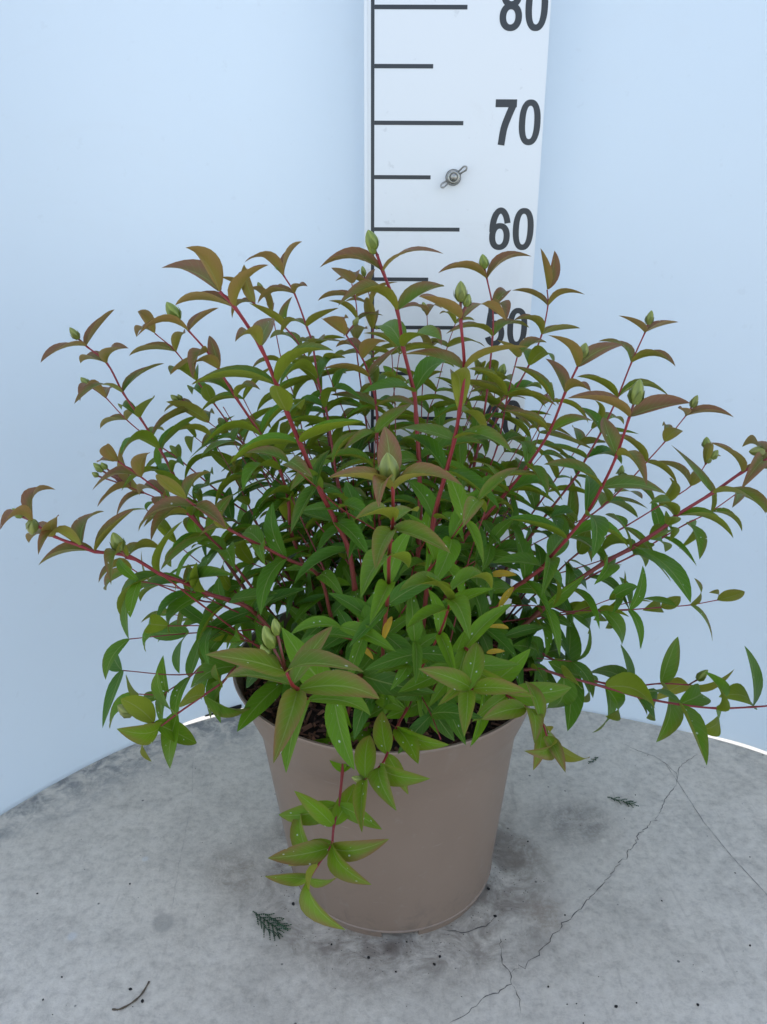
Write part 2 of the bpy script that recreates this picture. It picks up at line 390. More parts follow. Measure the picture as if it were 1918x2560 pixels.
def lathe(profile, seg=96, close=False):
    v, f = [], []
    for (r, z) in profile:
        for i in range(seg):
            t = 2 * math.pi * i / seg; v.append((r * math.cos(t), r * math.sin(t), z))
    k = len(profile)
    for j in range(k - 1 + (1 if close else 0)):
        for i in range(seg):
            a, b2 = j * seg + i, j * seg + (i + 1) % seg
            c2, d2 = ((j + 1) % k) * seg + (i + 1) % seg, ((j + 1) % k) * seg + i
            f.append((a, b2, c2, d2))
    return v, f

def tube(pts, radii, sides=7, cap=True):
    pts = [np.array(p, float) for p in pts]; v, f = [], []
    prev = None
    for i, p in enumerate(pts):
        t = pts[min(i + 1, len(pts) - 1)] - pts[max(i - 1, 0)]; t = t / (np.linalg.norm(t) + 1e-9)
        if prev is None:
            a = np.array([1.0, 0, 0]) if abs(t[0]) < 0.8 else np.array([0, 1.0, 0])
        else: a = prev
        u = a - t * (a @ t); u /= np.linalg.norm(u); w = np.cross(t, u); prev = u
        for k in range(sides):
            th = 2 * math.pi * k / sides
            v.append(p + radii[i] * (u * math.cos(th) + w * math.sin(th)))
    for i in range(len(pts) - 1):
        for k in range(sides):
            f.append((i * sides + k, i * sides + (k + 1) % sides, (i + 1) * sides + (k + 1) % sides, (i + 1) * sides + k))
    if cap:
        f.append(tuple(range(sides))[::-1]); f.append(tuple(range((len(pts) - 1) * sides, len(pts) * sides)))
    return v, f

def boxv(x0, x1, y0, y1, z0, z1, bev=0.0):
    bm = bmesh.new(); bmesh.ops.create_cube(bm, size=1.0)
    for vt in bm.verts:
        vt.co = Vector(((x0 + x1) / 2 + vt.co.x * (x1 - x0), (y0 + y1) / 2 + vt.co.y * (y1 - y0), (z0 + z1) / 2 + vt.co.z * (z1 - z0)))
    if bev: bmesh.ops.bevel(bm, geom=list(bm.edges), offset=bev, segments=2, affect='EDGES')
    bm.verts.index_update()
    v = [tuple(q.co) for q in bm.verts]; f = [tuple(q.index for q in fc.verts) for fc in bm.faces]; bm.free()
    return v, f

def catmull(P, n):
    P = [np.array(p, float) for p in P]
    Q = [2 * P[0] - P[1]] + P + [2 * P[-1] - P[-2]]; out = []
    for i in range(1, len(Q) - 2):
        for k in range(n):
            t = k / n
            out.append(0.5 * (2 * Q[i] + (Q[i + 1] - Q[i - 1]) * t + (2 * Q[i - 1] - 5 * Q[i] + 4 * Q[i + 1] - Q[i + 2]) * t * t
                              + (3 * Q[i] - Q[i - 1] - 3 * Q[i + 1] + Q[i + 2]) * t ** 3))
    out.append(P[-1]); return out

# ------------------------------------------------------------------ the setting
def slab_radius(ang):      # measured edge of the hand-cast disc, degrees from the +y axis
    A = [-180, -90, -54, -46, -39, -32, -25, 0, 17, 22, 27, 31, 37, 40, 90, 180]
    D = [0, -1.2, -0.93, -0.29, 0.45, 0.65, 0.6, -0.6, -1.35, -1.1, -0.7, -0.1, 0.9, 1.15, 0.4, 0]
    return SLAB_R + float(np.interp(ang, A, D))
SEG = 240
angs = [-180 + 360 * i / SEG for i in range(SEG)]
sm = np.array([slab_radius(a) for a in angs])
for _ in range(6): sm = (np.roll(sm, 1) + 2 * sm + np.roll(sm, -1)) / 4
def slab_r(a): return float(np.interp(a, angs + [180], list(sm) + [sm[0]]))
v, f = [], []
for inset, z in ((0.0, -10.0), (0.0, -0.35), (0.1, -0.1), (0.35, 0.0)):
    for a, r in zip(angs, sm):
        v.append((SLAB_C[0] + (r - inset) * math.sin(R(a)), SLAB_C[1] + (r - inset) * math.cos(R(a)), z))
for j in range(3):
    for i in range(SEG):
        f.append((j * SEG + i, (j + 1) * SEG + i, (j + 1) * SEG + (i + 1) % SEG, j * SEG + (i + 1) % SEG))
f.append(tuple(3 * SEG + i for i in range(SEG))[::-1])
slab = obj('concrete_slab', mesh('concrete_slab', v, f, M_CONC, False), label='round grey concrete slab with hairline cracks and brown stains', cat='slab', kind='structure')
obj('ground', mesh('ground', [(-3000, -3000, -10), (3000, -3000, -10), (3000, 3000, -10), (-3000, 3000, -10)], [(0, 1, 2, 3)], M_GROUND, False),
    label='pale paving beyond the white panel', cat='ground', kind='structure')

# cracks: ragged narrow strips laid into the slab
def crack(points, width, mat, jag, name='crack'):
    pts = []
    for (c_, x, y) in points: pts.append(at_z(*src(c_, x, y))[:2])
    dense = []
    for a, b2 in zip(pts[:-1], pts[1:]):
        k = max(2, int(np.linalg.norm(b2 - a) / 0.35))
        for i in range(k):
            dense.append(a + (b2 - a) * i / k + rng.normal(0, jag, 2))
    dense.append(pts[-1]); v, f = [], []
    for i, p in enumerate(dense):
        t = dense[min(i + 1, len(dense) - 1)] - dense[max(i - 1, 0)]; t /= np.linalg.norm(t) + 1e-9
        nrm = np.array([-t[1], t[0]])
        w = 0.55 * width * (0.25 + 1.2 * rng.random()) * (min(1, (i + 0.3) / 3) * min(1, (len(dense) - i - 0.7) / 3))
        v.append((*(p + nrm * w / 2), 0.03)); v.append((*(p - nrm * w / 2), 0.03))
        if i: f.append((2 * i - 2, 2 * i - 1, 2 * i + 1, 2 * i))
    return obj(name, mesh(name, v, f, mat, False), slab)
crack([(11, 1005, 285), (11, 1060, 315), (11, 1150, 345), (11, 1205, 380), (11, 1255, 430), (11, 1245, 475), (11, 1195, 540), (11, 1170, 610)], 0.11, M_CRACK, 0.05)
crack([(11, 1345, 335), (11, 1290, 370), (11, 1255, 400), (11, 1258, 440)], 0.09, M_CRACK, 0.05)
crack([(11, 1170, 610), (11, 1130, 645), (11, 1085, 690), (11, 1050, 760), (11, 990, 830), (11, 955, 875), (11, 880, 960), (11, 800, 1040), (11, 755, 1090), (11, 690, 1150),
       (11, 630, 1230), (11, 560, 1290), (11, 500, 1325)], 0.13, M_CRACK, 0.13)
crack([(11, 450, 1150), (11, 460, 1280), (11, 500, 1325), (11, 505, 1375), (11, 440, 1410), (11, 370, 1440), (11, 310, 1500), (11, 220, 1552)], 0.13, M_CRACK, 0.06)
crack([(11, 505, 1375), (11, 540, 1440), (11, 545, 1510)], 0.11, M_CRACK, 0.05)
crack([(11, 190, 1125), (11, 300, 1140), (11, 400, 1105), (11, 430, 1070)], 0.16, M_CRACK, 0.06)
crack([(10, 1430, 1110), (10, 1490, 1140), (10, 1530, 1160)], 0.12, M_CRACK, 0.06)
crack([(11, 1200, 380), (11, 1260, 470), (11, 1370, 640), (11, 1500, 800), (11, 1657, 970), (11, 1760, 1075)], 0.13, M_SCORE, 0.012, 'score_line')
crack([(10, 800, 310), (10, 795, 500), (10, 740, 780), (10, 710, 960)], 0.035, M_SCORE, 0.03, 'score_line')

# curved white panel standing round the slab's rear edge
PA0, PA1, PN = -67, 58, 170
v, f = [], []
def panel_bottom(a):
    g = 0.0
    for c0, c1 in ((-36, -22), (29, 46)):
        if c0 < a < c1: g = max(g, math.sin(math.pi * (a - c0) / (c1 - c0)) ** 0.5)
    return -1.2 + (1.28 if a > 0 else 1.38) * g
for i in range(PN + 1):
    a = PA0 + (PA1 - PA0) * i / PN; rr = slab_r(a) + 0.35
    for (dr, z) in ((0, panel_bottom(a)), (0, 118.0), (0.4, 118.0), (0.4, panel_bottom(a))):
        v.append((SLAB_C[0] + (rr + dr) * math.sin(R(a)), SLAB_C[1] + (rr + dr) * math.cos(R(a)), z))
for i in range(PN):
    for k in range(4):
        f.append((4 * i + k, 4 * i + 4 + k, 4 * i + 4 + (k + 1) % 4, 4 * i + (k + 1) % 4))
f.append((0, 1, 2, 3)); f.append((4 * PN + 3, 4 * PN + 2, 4 * PN + 1, 4 * PN))
me = mesh('backdrop_panel', v, f, M_PANEL, False)
for p in me.polygons: p.use_smooth = abs(p.normal.z) < 0.5
me.set_sharp_from_angle(angle=R(30))
obj('backdrop_panel', me, label='tall curved glossy white panel standing behind the potted shrub', cat='panel')
# black rubber wedge in the gap beside the pot
pw = at_z(*src(3, 1000, 1080))
bv, bf = boxv(pw[0] - 3.2, pw[0] + 1.2, pw[1] - 0.2, pw[1] + 0.5, 0.0, 0.55, 0.08)
bv = [(x, y + (x - pw[0]) * 0.45, z * (1.0 if x > pw[0] else 0.45)) for x, y, z in bv]
obj('rubber_wedge', mesh('rubber_wedge', bv, bf, M_BLACK, False), label='small black rubber wedge under the white panel edge beside the pot', cat='wedge')

# ------------------------------------------------------------------ measuring board
X0 = -2.406
board = empty('measuring_board', (X0 + 8.2, 0.3, 0), 'white measuring board with black centimetre ticks and numbers behind the shrub', 'measuring board')
bv, bf = boxv(X0 - 0.72, X0 + 16.98, 0.0, 0.6, 0.0, 98.0, 0.06)
obj('board_face', mesh('board_face', bv, bf, M_BOARD, False), board)
bv, bf = boxv(X0 - 0.85, X0 - 0.45, 0.02, 0.75, 0.0, 98.0, 0.04)
bv = [(x, y - 0.06, z) for x, y, z in bv]
obj('edge_strip', mesh('edge_strip', bv, bf, M_BOARD, False), board)
def flat(x0, x1, z0, z1, name):
    bv, bf = boxv(x0, x1, -0.025, 0.01, z0, z1)
    return obj(name, mesh(name, bv, bf, M_PRINT, False), board)
flat(X0 - 0.17, X0 + 0.17, 0.5, 96.5, 'scale_line')
for zt in range(5, 100, 5):
    L_ = 9.03 if zt % 10 == 0 else 5.9
    flat(X0 + 0.172, X0 + L_, zt - 0.19, zt + 0.19, 'tick_mark')

def ring(cx, cz, rx, rz, ix, iz, e=2.35, k=48, dzi=0.0):
    v, f = [], []
    def se(t, a, b2):
        c2, s2 = math.cos(t), math.sin(t)
        return a * abs(c2) ** (2 / e) * math.copysign(1, c2), b2 * abs(s2) ** (2 / e) * math.copysign(1, s2)
    for i in range(k):
        t = 2 * math.pi * i / k
        x, z = se(t, rx, rz); v.append((cx + x, cz + z))
        x, z = se(t, ix, iz); v.append((cx + x, cz + dzi + z))
    for i in range(k):
        j = (i + 1) % k; f.append((2 * i, 2 * j, 2 * j + 1, 2 * i + 1))
    return v, f
def stroke(pts, widths):
    P = [np.array(p, float) for p in pts]; v, f = [], []
    for i, p in enumerate(P):
        t = P[min(i + 1, len(P) - 1)] - P[max(i - 1, 0)]; t /= np.linalg.norm(t)
        nn = np.array([-t[1], t[0]]); w = widths[i] if hasattr(widths, '__len__') else widths
        v += [tuple(p + nn * w / 2), tuple(p - nn * w / 2)]
        if i: f.append((2 * i - 2, 2 * i - 1, 2 * i + 1, 2 * i))
    return v, f
def arc(cx, cz, rx, rz, a0, a1, k=20):
    return [(cx + rx * math.cos(R(a0 + (a1 - a0) * i / k)), cz + rz * math.sin(R(a0 + (a1 - a0) * i / k))) for i in range(k + 1)]
def bar(x0, x1, z0, z1): return [(x0, z0), (x1, z0), (x1, z1), (x0, z1)], [(0, 1, 2, 3)]
H = 2.06
def digit(ch):
    if ch == '0': return [ring(0, 0, 1.07, H, 0.44, 1.50)]
    if ch == '8': return [ring(0, 0.98, 0.98, 1.10, 0.38, 0.56, 2.15), ring(0, -0.88, 1.07, 1.19, 0.44, 0.63, 2.15)]
    if ch in '69':
        w = [0.64] * 10 + [0.60] * 6 + [0.60] * 5 + [0.62] * 5
        s = [ring(0, -0.74, 1.07, 1.33, 0.43, 0.78, 2.2), stroke(arc(0.02, 0.02, 0.78, 1.78, 190, 18, 25), w)]
        if ch == '9': s = [([(-x, -z) for x, z in v], f) for v, f in s]
        return s
    if ch == '7':
        c_ = catmull([(0.69, 1.55), (0.25, 0.5), (-0.12, -0.6), (-0.32, -H)], 6)
        return [bar(-1.05, 1.05, 1.36, H), stroke(c_, 0.68)]
    if ch == '5':
        return [bar(-0.78, 0.95, 1.40, H), stroke([(-0.52, 1.5), (-0.70, 0.05)], 0.58), stroke(arc(0.0, -0.66, 0.76, 1.08, 140, -160, 26), 0.62)]
    if ch == '1': return [bar(0.02, 0.66, -H, H), stroke([(0.3, 1.75), (-0.7, 1.05)], 0.55)]
    if ch == '2': return [stroke(arc(0, 0.98, 0.74, 0.78, 170, -35, 16) + [(0.15, -0.35), (-0.6, -1.4)], 0.62), bar(-1.02, 1.02, -H, -1.40)]
    if ch == '3': return [stroke(arc(-0.02, 0.98, 0.70, 0.76, 165, -80, 18), 0.60), stroke(arc(-0.02, -0.82, 0.76, 0.92, 82, -165, 20), 0.60)]
    if ch == '4': return [bar(0.2, 0.82, -H, H), bar(-1.1, 1.12, -1.2, -0.6), stroke([(0.3, 1.85), (-0.85, -0.75)], 0.56)]
for zt in range(10, 100, 10):
    v, f = [], []
    for di, ch in enumerate(str(zt)):
        cx = X0 + 13.2 + di * 2.42
        for k, (sv, sf) in enumerate(digit(ch)):
            o_ = len(v); yy = -0.018 - 0.006 * k
            v += [(cx + x, yy, zt + 0.08 + z) for x, z in sv]; f += [tuple(i + o_ for i in q) for q in sf]
    obj('numeral', mesh('numeral', v, f, M_PRINT, False), board)
# wing nut holding the board
wx, wz = X0 + 8.2, 65.0
nv, nf = lathe([(0.80, 0), (0.80, 0.06), (0.72, 0.12), (0.72, 0.5), (0.60, 0.66), (0.42, 0.70), (0.36, 0.60), (0.0, 0.60)], 28)
nv = [(wx + x, -z, wz + y) for x, y, z in nv]
nut = obj('wing_nut', mesh('wing_nut', nv, nf, M_ZINC), board)
nv, nf = lathe([(0.33, 0.5), (0.33, 1.05), (0.27, 1.12), (0.0, 1.13)], 18)
obj('bolt', mesh('bolt', [(wx + x, -z, wz + y) for x, y, z in nv], nf, M_ZINC), nut)
for s in (1, -1):
    dx, dz = math.cos(R(37)) * s, math.sin(R(37)) * s
    pts = [(wx + dx * q - dz * w2, -0.35 - h2, wz + dz * q + dx * w2) for q, w2, h2 in
           ((0.6, 0.15, 0.0), (0.95, 0.16, 0.25), (1.35, 0.20, 0.5), (1.55, 0.0, 0.6), (1.35, -0.20, 0.5), (0.95, -0.16, 0.25), (0.6, -0.15, 0.0))]
    tv, tf = tube(catmull(pts, 4), [0.09] * 25, 6)
    obj('wing', mesh('wing', tv, tf, M_ZINC), nut)

# ------------------------------------------------------------------ pot
PH, PR, PB = 23.0, 13.6, 10.0
pot = empty('plant_pot', (POT_C[0], POT_C[1], 0), 'taupe plastic plant pot holding the shrub on the concrete slab', 'plant pot')
prof = [(0.0, 0.82), (9.6, 0.82), (9.92, 0.80), (10.06, 0.86), (10.10, 0.98), (10.02, 1.08), (11.85, 16.6), (12.1, 17.8), (12.55, 18.9), (12.9, 19.8), (13.8, 22.5), (14.0, 22.85), (13.95, 23.0),
        (13.75, 23.0), (13.6, 22.8), (12.6, 19.7), (11.5, 16.5), (9.7, 1.4), (0.0, 1.3)]
v, f = lathe(prof, 112)
v = [(x - 0.6 * z / 23.0, y, z) for x, y, z in v]
me = mesh('pot_wall', v, f, M_POT); me.set_sharp_from_angle(angle=R(35))
obj('pot_wall', me, pot, loc=(POT_C[0], POT_C[1], 0))
# foot ring in segments with drainage notches between them
starts = [(-75, -24), (-8, 38), (54, 98), (114, 158), (174, 208), (224, 265)]
for a0, a1 in starts:
    k = max(4, int((a1 - a0) / 4)); v, f = [], []
    for i in range(k + 1):
        t = R(a0 + (a1 - a0) * i / k)
        for r_, z_ in ((9.2, 0.0), (9.72, 0.0), (9.86, 0.81), (9.2, 0.83)):
            v.append((r_ * math.cos(t), r_ * math.sin(t), z_))
        if i:
            for q in range(4): f.append((4 * i - 4 + q, 4 * i - 4 + (q + 1) % 4, 4 * i + (q + 1) % 4, 4 * i + q))
    f.append((3, 2, 1, 0)); f.append((4 * k, 4 * k + 1, 4 * k + 2, 4 * k + 3))
    me = mesh('foot', v, f, M_POT); me.set_sharp_from_angle(angle=R(40))
    obj('foot', me, pot, loc=(POT_C[0], POT_C[1], 0))

# soil and bark mulch
v, f = [], []
for j, rr_ in enumerate(np.linspace(0, 13.2, 16)):
    for i in range(60):
        t = 2 * math.pi * i / 60
        v.append((rr_ * math.cos(t), rr_ * math.sin(t), 21.2 + 0.5 * (1 - (rr_ / 13.2) ** 2) + (rng.normal(0, 0.12) if rr_ < 12.5 else 0)))
        if j: f.append(((j - 1) * 60 + i, j * 60 + i, j * 60 + (i + 1) % 60, (j - 1) * 60 + (i + 1) % 60))
obj('potting_soil', mesh('potting_soil', v, f, M_SOIL), label='dark potting soil filling the taupe pot', cat='soil', kind='stuff', loc=(POT_C[0] - 0.58, POT_C[1], 0))
v, f, tint = [], [], []
for k in range(1500):
    r_ = 13.0 * math.sqrt(rng.random()); t = rng.random() * 2 * math.pi
    cx, cy = r_ * math.cos(t), r_ * math.sin(t); cz = 21.4 + 0.5 * (1 - (r_ / 13.2) ** 2) + rng.random() * 0.55
    Lc, Wc, Tc = rng.uniform(0.5, 1.7), rng.uniform(0.16, 0.42), rng.uniform(0.06, 0.16)
    rot = Matrix.Rotation(rng.random() * 6.28, 3, 'Z') @ Matrix.Rotation(rng.normal(0, 0.45), 3, 'Y') @ Matrix.Rotation(rng.normal(0, 0.6), 3, 'X')
    tn = rng.random() ** 2; o_ = len(v)
    for sx in (-1, 1):
        for sy in (-1, 1):
            for sz in (-1, 1):
                q = rot @ Vector((sx * Lc / 2 * rng.uniform(0.7, 1), sy * Wc / 2 * rng.uniform(0.5, 1), sz * Tc / 2))
                qx, qy = cx + q.x, cy + q.y; qr = math.hypot(qx, qy)
                if qr > 13.1: qx *= 13.1 / qr; qy *= 13.1 / qr
                v.append((qx, qy, cz + q.z)); tint.append(tn)
    for q in ((0, 1, 3, 2), (4, 6, 7, 5), (0, 4, 5, 1), (2, 3, 7, 6), (0, 2, 6, 4), (1, 5, 7, 3)): f.append(tuple(i + o_ for i in q))
me = mesh('bark_mulch', v, f, M_BARK, False); set_tint(me, tint)
obj('bark_mulch', me, label='loose reddish brown bark chips covering the soil in the pot', cat='mulch', kind='stuff', loc=(POT_C[0] - 0.58, POT_C[1], 0))

# ------------------------------------------------------------------ leaves: shared blade shapes, chord along +x, unit length
ROWS = [0.0, 0.05, 0.13, 0.24, 0.36, 0.48, 0.60, 0.72, 0.83, 0.92, 1.0]
HALF = [0.20, 0.50, 0.76, 0.95, 1.0, 0.96, 0.85, 0.68, 0.47, 0.25, 0.0]
COLS = [-1.0, 0.0, 1.0]
def leaf_shape(arch, fold, side, twist, asym):
    v, uv, f = [], [], []
    for t, h in zip(ROWS, HALF):
        zc = arch * (4 * t * (1 - t)) * (1 + asym * (0.5 - t)); yc = side * 4 * t * (1 - t)
        cc = COLS if t < 1 else [0.0]
        for u in cc:
            w = 0.166 * h * u
            ca_ = math.atan(fold); z = zc + abs(w) * math.sin(ca_); w = w * math.cos(ca_)
            tw = twist * (t - 0.2)
            v.append((t, yc + w * math.cos(tw), z + w * math.sin(tw))); uv.append((0.5 + 0.5 * u, t))
    for r_ in range(9):
        for c_ in range(2):
            a = r_ * 3 + c_; f.append((a, a + 3, a + 4, a + 1))
    for c_ in range(2): f.append((27 + c_, 30, 28 + c_))
    return np.array(v), uv, f
SHAPES = []
for arch in (0.03, 0.09, 0.15, 0.21, 0.28):
    for fold in (0.25, 0.60, 1.05):
        for s in (-1, 1):
            SHAPES.append((arch, fold, leaf_shape(arch, fold, 0.03 * s, 0.30 * s * random.uniform(0.3, 1), 0.5 * random.random())))
SHAPE_MESH = []
for arch, fold, (v, uv, f) in SHAPES:
    me = bpy.data.meshes.new('leaf')
    me.from_pydata([tuple(q) for q in v], [], f); me.materials.append(M_LEAF)
    me.polygons.foreach_set('use_smooth', [True] * len(me.polygons))
    ul = me.uv_layers.new(name='UVMap')
    for lp in me.loops: ul.data[lp.index].uv = uv[lp.vertex_index]
    me.update(); SHAPE_MESH.append(me)

def unit(a):
    a = np.array(a, float); return a / (np.linalg.norm(a) + 1e-9)

class Leaf: pass
LEAVES, STEMS = [], []

def add_leaf(stem, P0, P1, T, bronze, hue, arch=None, width=1.0, yel=0.0, n_hint=None, prio=0):
    P0, P1 = np.array(P0, float), np.array(P1, float)
    x = P1 - P0; L_ = np.linalg.norm(x); x = x / L_
    rad = np.array([P0[0] - POT_C[0], P0[1] - POT_C[1], 0.0]); rad = rad / (np.linalg.norm(rad) + 4.0)
    hi = float(np.clip((P0[2] - 26.0) / 14.0, 0, 1))
    nn = np.array([0, -0.55 * (1 - hi), 0.6 + 0.4 * hi]) + 0.30 * rad + 0.35 * T + rng.normal(0, 0.17, 3) if n_hint is None else np.array(n_hint, float)
    z = nn - x * (nn @ x)
    if np.linalg.norm(z) < 0.12: z = T - x * (T @ x)
    z = unit(z); y = np.cross(z, x)
    if arch is None: arch = float(np.clip(rng.normal(0.115, 0.055), 0.02, 0.28))
    fo = float(rng.choice([0.25, 0.60, 1.05], p=[0.6 - 0.5 * hi, 0.35, 0.05 + 0.5 * hi]))
    cand = [i for i, s in enumerate(SHAPES) if s[1] == fo and abs(s[0] - arch) <= min(abs(q[0] - arch) for q in SHAPES) + 1e-6]
    lf = Leaf(); lf.stem, lf.shape = stem, int(rng.choice(cand))
    lf.M = np.eye(4); lf.M[:3, 0] = x * L_; lf.M[:3, 1] = y * L_ * width * rng.uniform(0.88, 1.14); lf.M[:3, 2] = z * L_; lf.M[:3, 3] = P0
    lf.col = (float(np.clip(bronze, 0, 1)), float(np.clip(hue, 0, 1)), yel, float(rng.random())); lf.prio = prio
    LEAVES.append(lf)

def auto_tip(P0, T, A, L_, lift, droop):
    d = unit(A * math.cos(lift) + T * math.sin(lift)); d = unit(d + np.array([0, 0, -droop]))
    return P0 + d * L_

def grow(P, nodes, radius, red, lengths, phase, node_tips=None, buds=(), hue0=0.45, name_prio=0, tint=1.0, auto_keep=1.0, W=1.0):
    """P: path points tip -> base (3D), nodes: fractional indices into P carrying leaf pairs"""
    sid = len(STEMS)
    path = catmull(P, 5); total = len(path)
    rad = [radius * (0.42 + 0.58 * i / (total - 1)) for i in range(total)]
    # slight swelling at nodes
    for k in range(len(P)): rad[min(5 * k, total - 1)] *= 1.25
    v, f = tube(path, rad, 6)
    me = mesh('stem', v, f, M_STEM)
    tt = []
    for i in range(total): tt += [tint * max(0.0, 1.0 - 1.0 * (i / (total - 1)) ** 2.2)] * 6
    set_tint(me, tt)
    STEMS.append(dict(me=me, base=P[-1], buds=[]))
    for k in range(len(P) - 1):
        if node_tips is not None and node_tips[k] is None: continue
        i = 5 * k; p = path[i]; T = unit(path[max(i - 1, 0)] - path[min(i + 1, total - 1)])
        age = nodes[k]
        br = red * max(0.0, 1.0 - age / 3.2) + rng.normal(0, 0.06)
        hue = hue0 + rng.normal(0, 0.16) - 0.04 * age
        L_ = lengths(age) * rng.uniform(0.88, 1.12)
        tips = list(node_tips[k]) if node_tips is not None and node_tips[k] else []
        sides = []
        for j, tp in enumerate(tips):
            px, py, sgn = tp
            d = ray(px, py); q0 = at_y(px, py, p[1]); ap = np.linalg.norm(q0 - p)
            LL = max(L_, ap * 1.02)
            if ap < 0.35 * LL: LL = max(ap * 1.02, 0.8 * L_)
            # move the tip along its line of sight until the blade has its natural length
            dd = d / np.linalg.norm(d); bq = dd @ (q0 - p); cq = ap * ap - LL * LL
            s_ = -bq + sgn * math.sqrt(max(bq * bq - cq, 0.0))
            q = q0 + dd * s_
            q[1] = min(q[1], -1.2)
            arch = np.clip(rng.normal(0.13 if q[2] < p[2] + 0.3 * LL else 0.06, 0.05), 0.02, 0.28)
            add_leaf(sid, p + unit(q - p) * rad[i] * 0.6, q, T, br, hue + rng.normal(0, 0.05), arch=float(arch), prio=1, width=W)
            sides.append(unit(q - p))
        if len(tips) < 2 and rng.random() < auto_keep:
            ax = np.array([0, 0, 1.0]) if abs(T[2]) < 0.9 else np.array([1.0, 0, 0])
            e1 = unit(np.cross(T, FWD)); e2 = np.cross(T, e1)
            if len(tips) == 1:
                s0 = sides[0]; A = -(s0 - T * (s0 @ T)); A = unit(A) if np.linalg.norm(A) > 0.1 else e1
                want = [A]
            else:
                th = phase + k * math.pi / 2 + rng.normal(0, 0.2)
                A = e1 * math.cos(th) + e2 * math.sin(th); want = [A, -A]
            for A in want:
                lift = R(38) if age < 1 else R(22)
                q = auto_tip(p, T, A, L_ * rng.uniform(0.72, 1.08), lift + rng.normal(0, 0.12), rng.uniform(0.02, 0.36) + 0.035 * age)
                if q[1] > -1.2: q[1] = -1.2
                rq = math.hypot(q[0] - POT_C[0], q[1] - POT_C[1])
                if rq < 14.5 and q[2] < 23.4: q[2] = 23.4
                add_leaf(sid, p, q, T, br, hue, width=W)
    for (bp, size, dirn) in buds:
        STEMS[sid]['buds'].append((bp, size, dirn, path[0]))
    return sid

PATHS = []
def S(depth, seq, buds=(), r=0.17, red=1.0, L0=5.0, phase=45, hue=0.5, base=None, bsize=1.12, tint=1.0, keep=1.0, W=1.0):
    """seq: [crop, node, node, crop, node ...]; node = (x, y, tip, tip) with tips (x, y[, sign])"""
    cr_ = None; pts, tips = [], []
    for it in seq:
        if isinstance(it, int): cr_ = it; continue
        x, y = it[:2]; pts.append(src(cr_, x, y)); tt = []
        for j, tp in enumerate(it[2:]):
            sg = tp[2] if len(tp) > 2 else (-1 if (len(it) == 3 or j == 0) else 1)
            if len(tp) <= 2 and (len(tips) % 2): sg = -sg
            tt.append((*src(cr_, tp[0], tp[1]), sg))
        tips.append(tt)
    pw = at_y(*pts[-1], -24.0)
    if base is None:
        bx = POT_C[0] + np.clip((pw[0] - POT_C[0]) * 0.45, -7, 7); by = POT_C[1] + np.clip((depth - POT_C[1]) * 0.3, -7, 7)
        base = np.array([bx + rng.normal(0, 0.8), by + rng.normal(0, 0.8), 21.6])
    bpx = project(base)[0][0]
    ch = [np.array(q) for q in pts] + [bpx]
    s = np.cumsum([0] + [np.linalg.norm(ch[i + 1] - ch[i]) for i in range(len(ch) - 1)]); s = s / s[-1]
    P = [at_y(*q, depth + (base[1] - depth) * float(t) ** 1.25) for q, t in zip(pts, s[:-1])] + [base]
    for q in P:                                    # keep the stems clear of the pot's rim and the board
        rq = math.hypot(q[0] - POT_C[0], q[1] - POT_C[1])
        q[1] = min(q[1], -1.6)
        if q[2] < 22.0 and rq < 13.6: q[2] = 22.0
    # subdivide long internodes
    P2, T2, age, a = [P[0]], [tips[0]], [0.0], 0.0
    for i in range(1, len(P)):
        gap = np.linalg.norm(P[i] - P2[-1]); k = int(round(gap / 4.6)); last = P2[-1].copy()
        for j in range(1, k):
            P2.append(last + (P[i] - last) * j / k); T2.append([]); a += 1.0; age.append(a)
        a += 1.0 if gap > 2.4 else 0.4
        P2.append(P[i]); T2.append(tips[i] if i < len(tips) else None); age.append(a)
    bl = []
    for bd in buds:
        c_ = cr_b = bd[0]; q = at_y(*src(c_, bd[1], bd[2]), P[0][1])
        bl.append((q, bsize * (bd[3] if len(bd) > 3 else 1.0), unit(q - P[0])))
    def lens(ag): return L0 * (0.86 + 0.05 * min(ag, 3) if ag < 4 else 0.95 - 0.05 * (ag - 4) if ag < 8 else 0.75)
    grow(P2, age, r, red, lens, R(phase) + rng.normal(0, 0.25), T2, bl, hue0=hue, tint=tint, auto_keep=keep, W=W)

# ---- stems read off the photograph, each with its own distance
S(-24, [1, (372, 630, (175, 702), (495, 472)), (462, 705, (348, 705), (555, 640)), (530, 830, (320, 880), (710, 705)), (605, 940, (525, 905), (668, 850)),
        (690, 1075, (520, 1100), (850, 935)), (745, 1178, (655, 1170), (795, 1150)), (795, 1284, (665, 1168)), (833, 1365), (901, 1453)], [(1, 320, 575)])
S(-14, [9, (180, 260, (0, 285)), (325, 415, (140, 475), (430, 370)), (490, 550), (690, 690, (435, 790), (660, 600)), (890, 855, (790, 985)), (1060, 990, (815, 960), (1000, 1100)), (1200, 1100), (1290, 1290)],
  [(9, 35, 150), (9, 70, 165, 0.6)], r=0.12)
S(-30, [9, (265, 700, (180, 585)), (425, 810, (85, 900), (485, 640)), (590, 940, (560, 1040), (410, 935)), (740, 1060, (405, 1185), (490, 1250)), (890, 1220), (1000, 1330)], [(9, 210, 655)], r=0.14)
S(-20, [9, (345, 880, (120, 1015)), (450, 920), (640, 1000), (860, 1090), (1150, 1230)], [(9, 125, 740), (9, 165, 730, 0.7), (9, 105, 790, 0.6)], r=0.11)
S(-37, [9, (735, 960, (525, 790), (905, 775)), (800, 1010, (425, 1120), (1010, 1165)), (1030, 1170, (980, 1040)), (1270, 1290, (1130, 1190), (1280, 1420)), (1420, 1370), (1650, 1490)], r=0.17, red=0.75, tint=0.75)
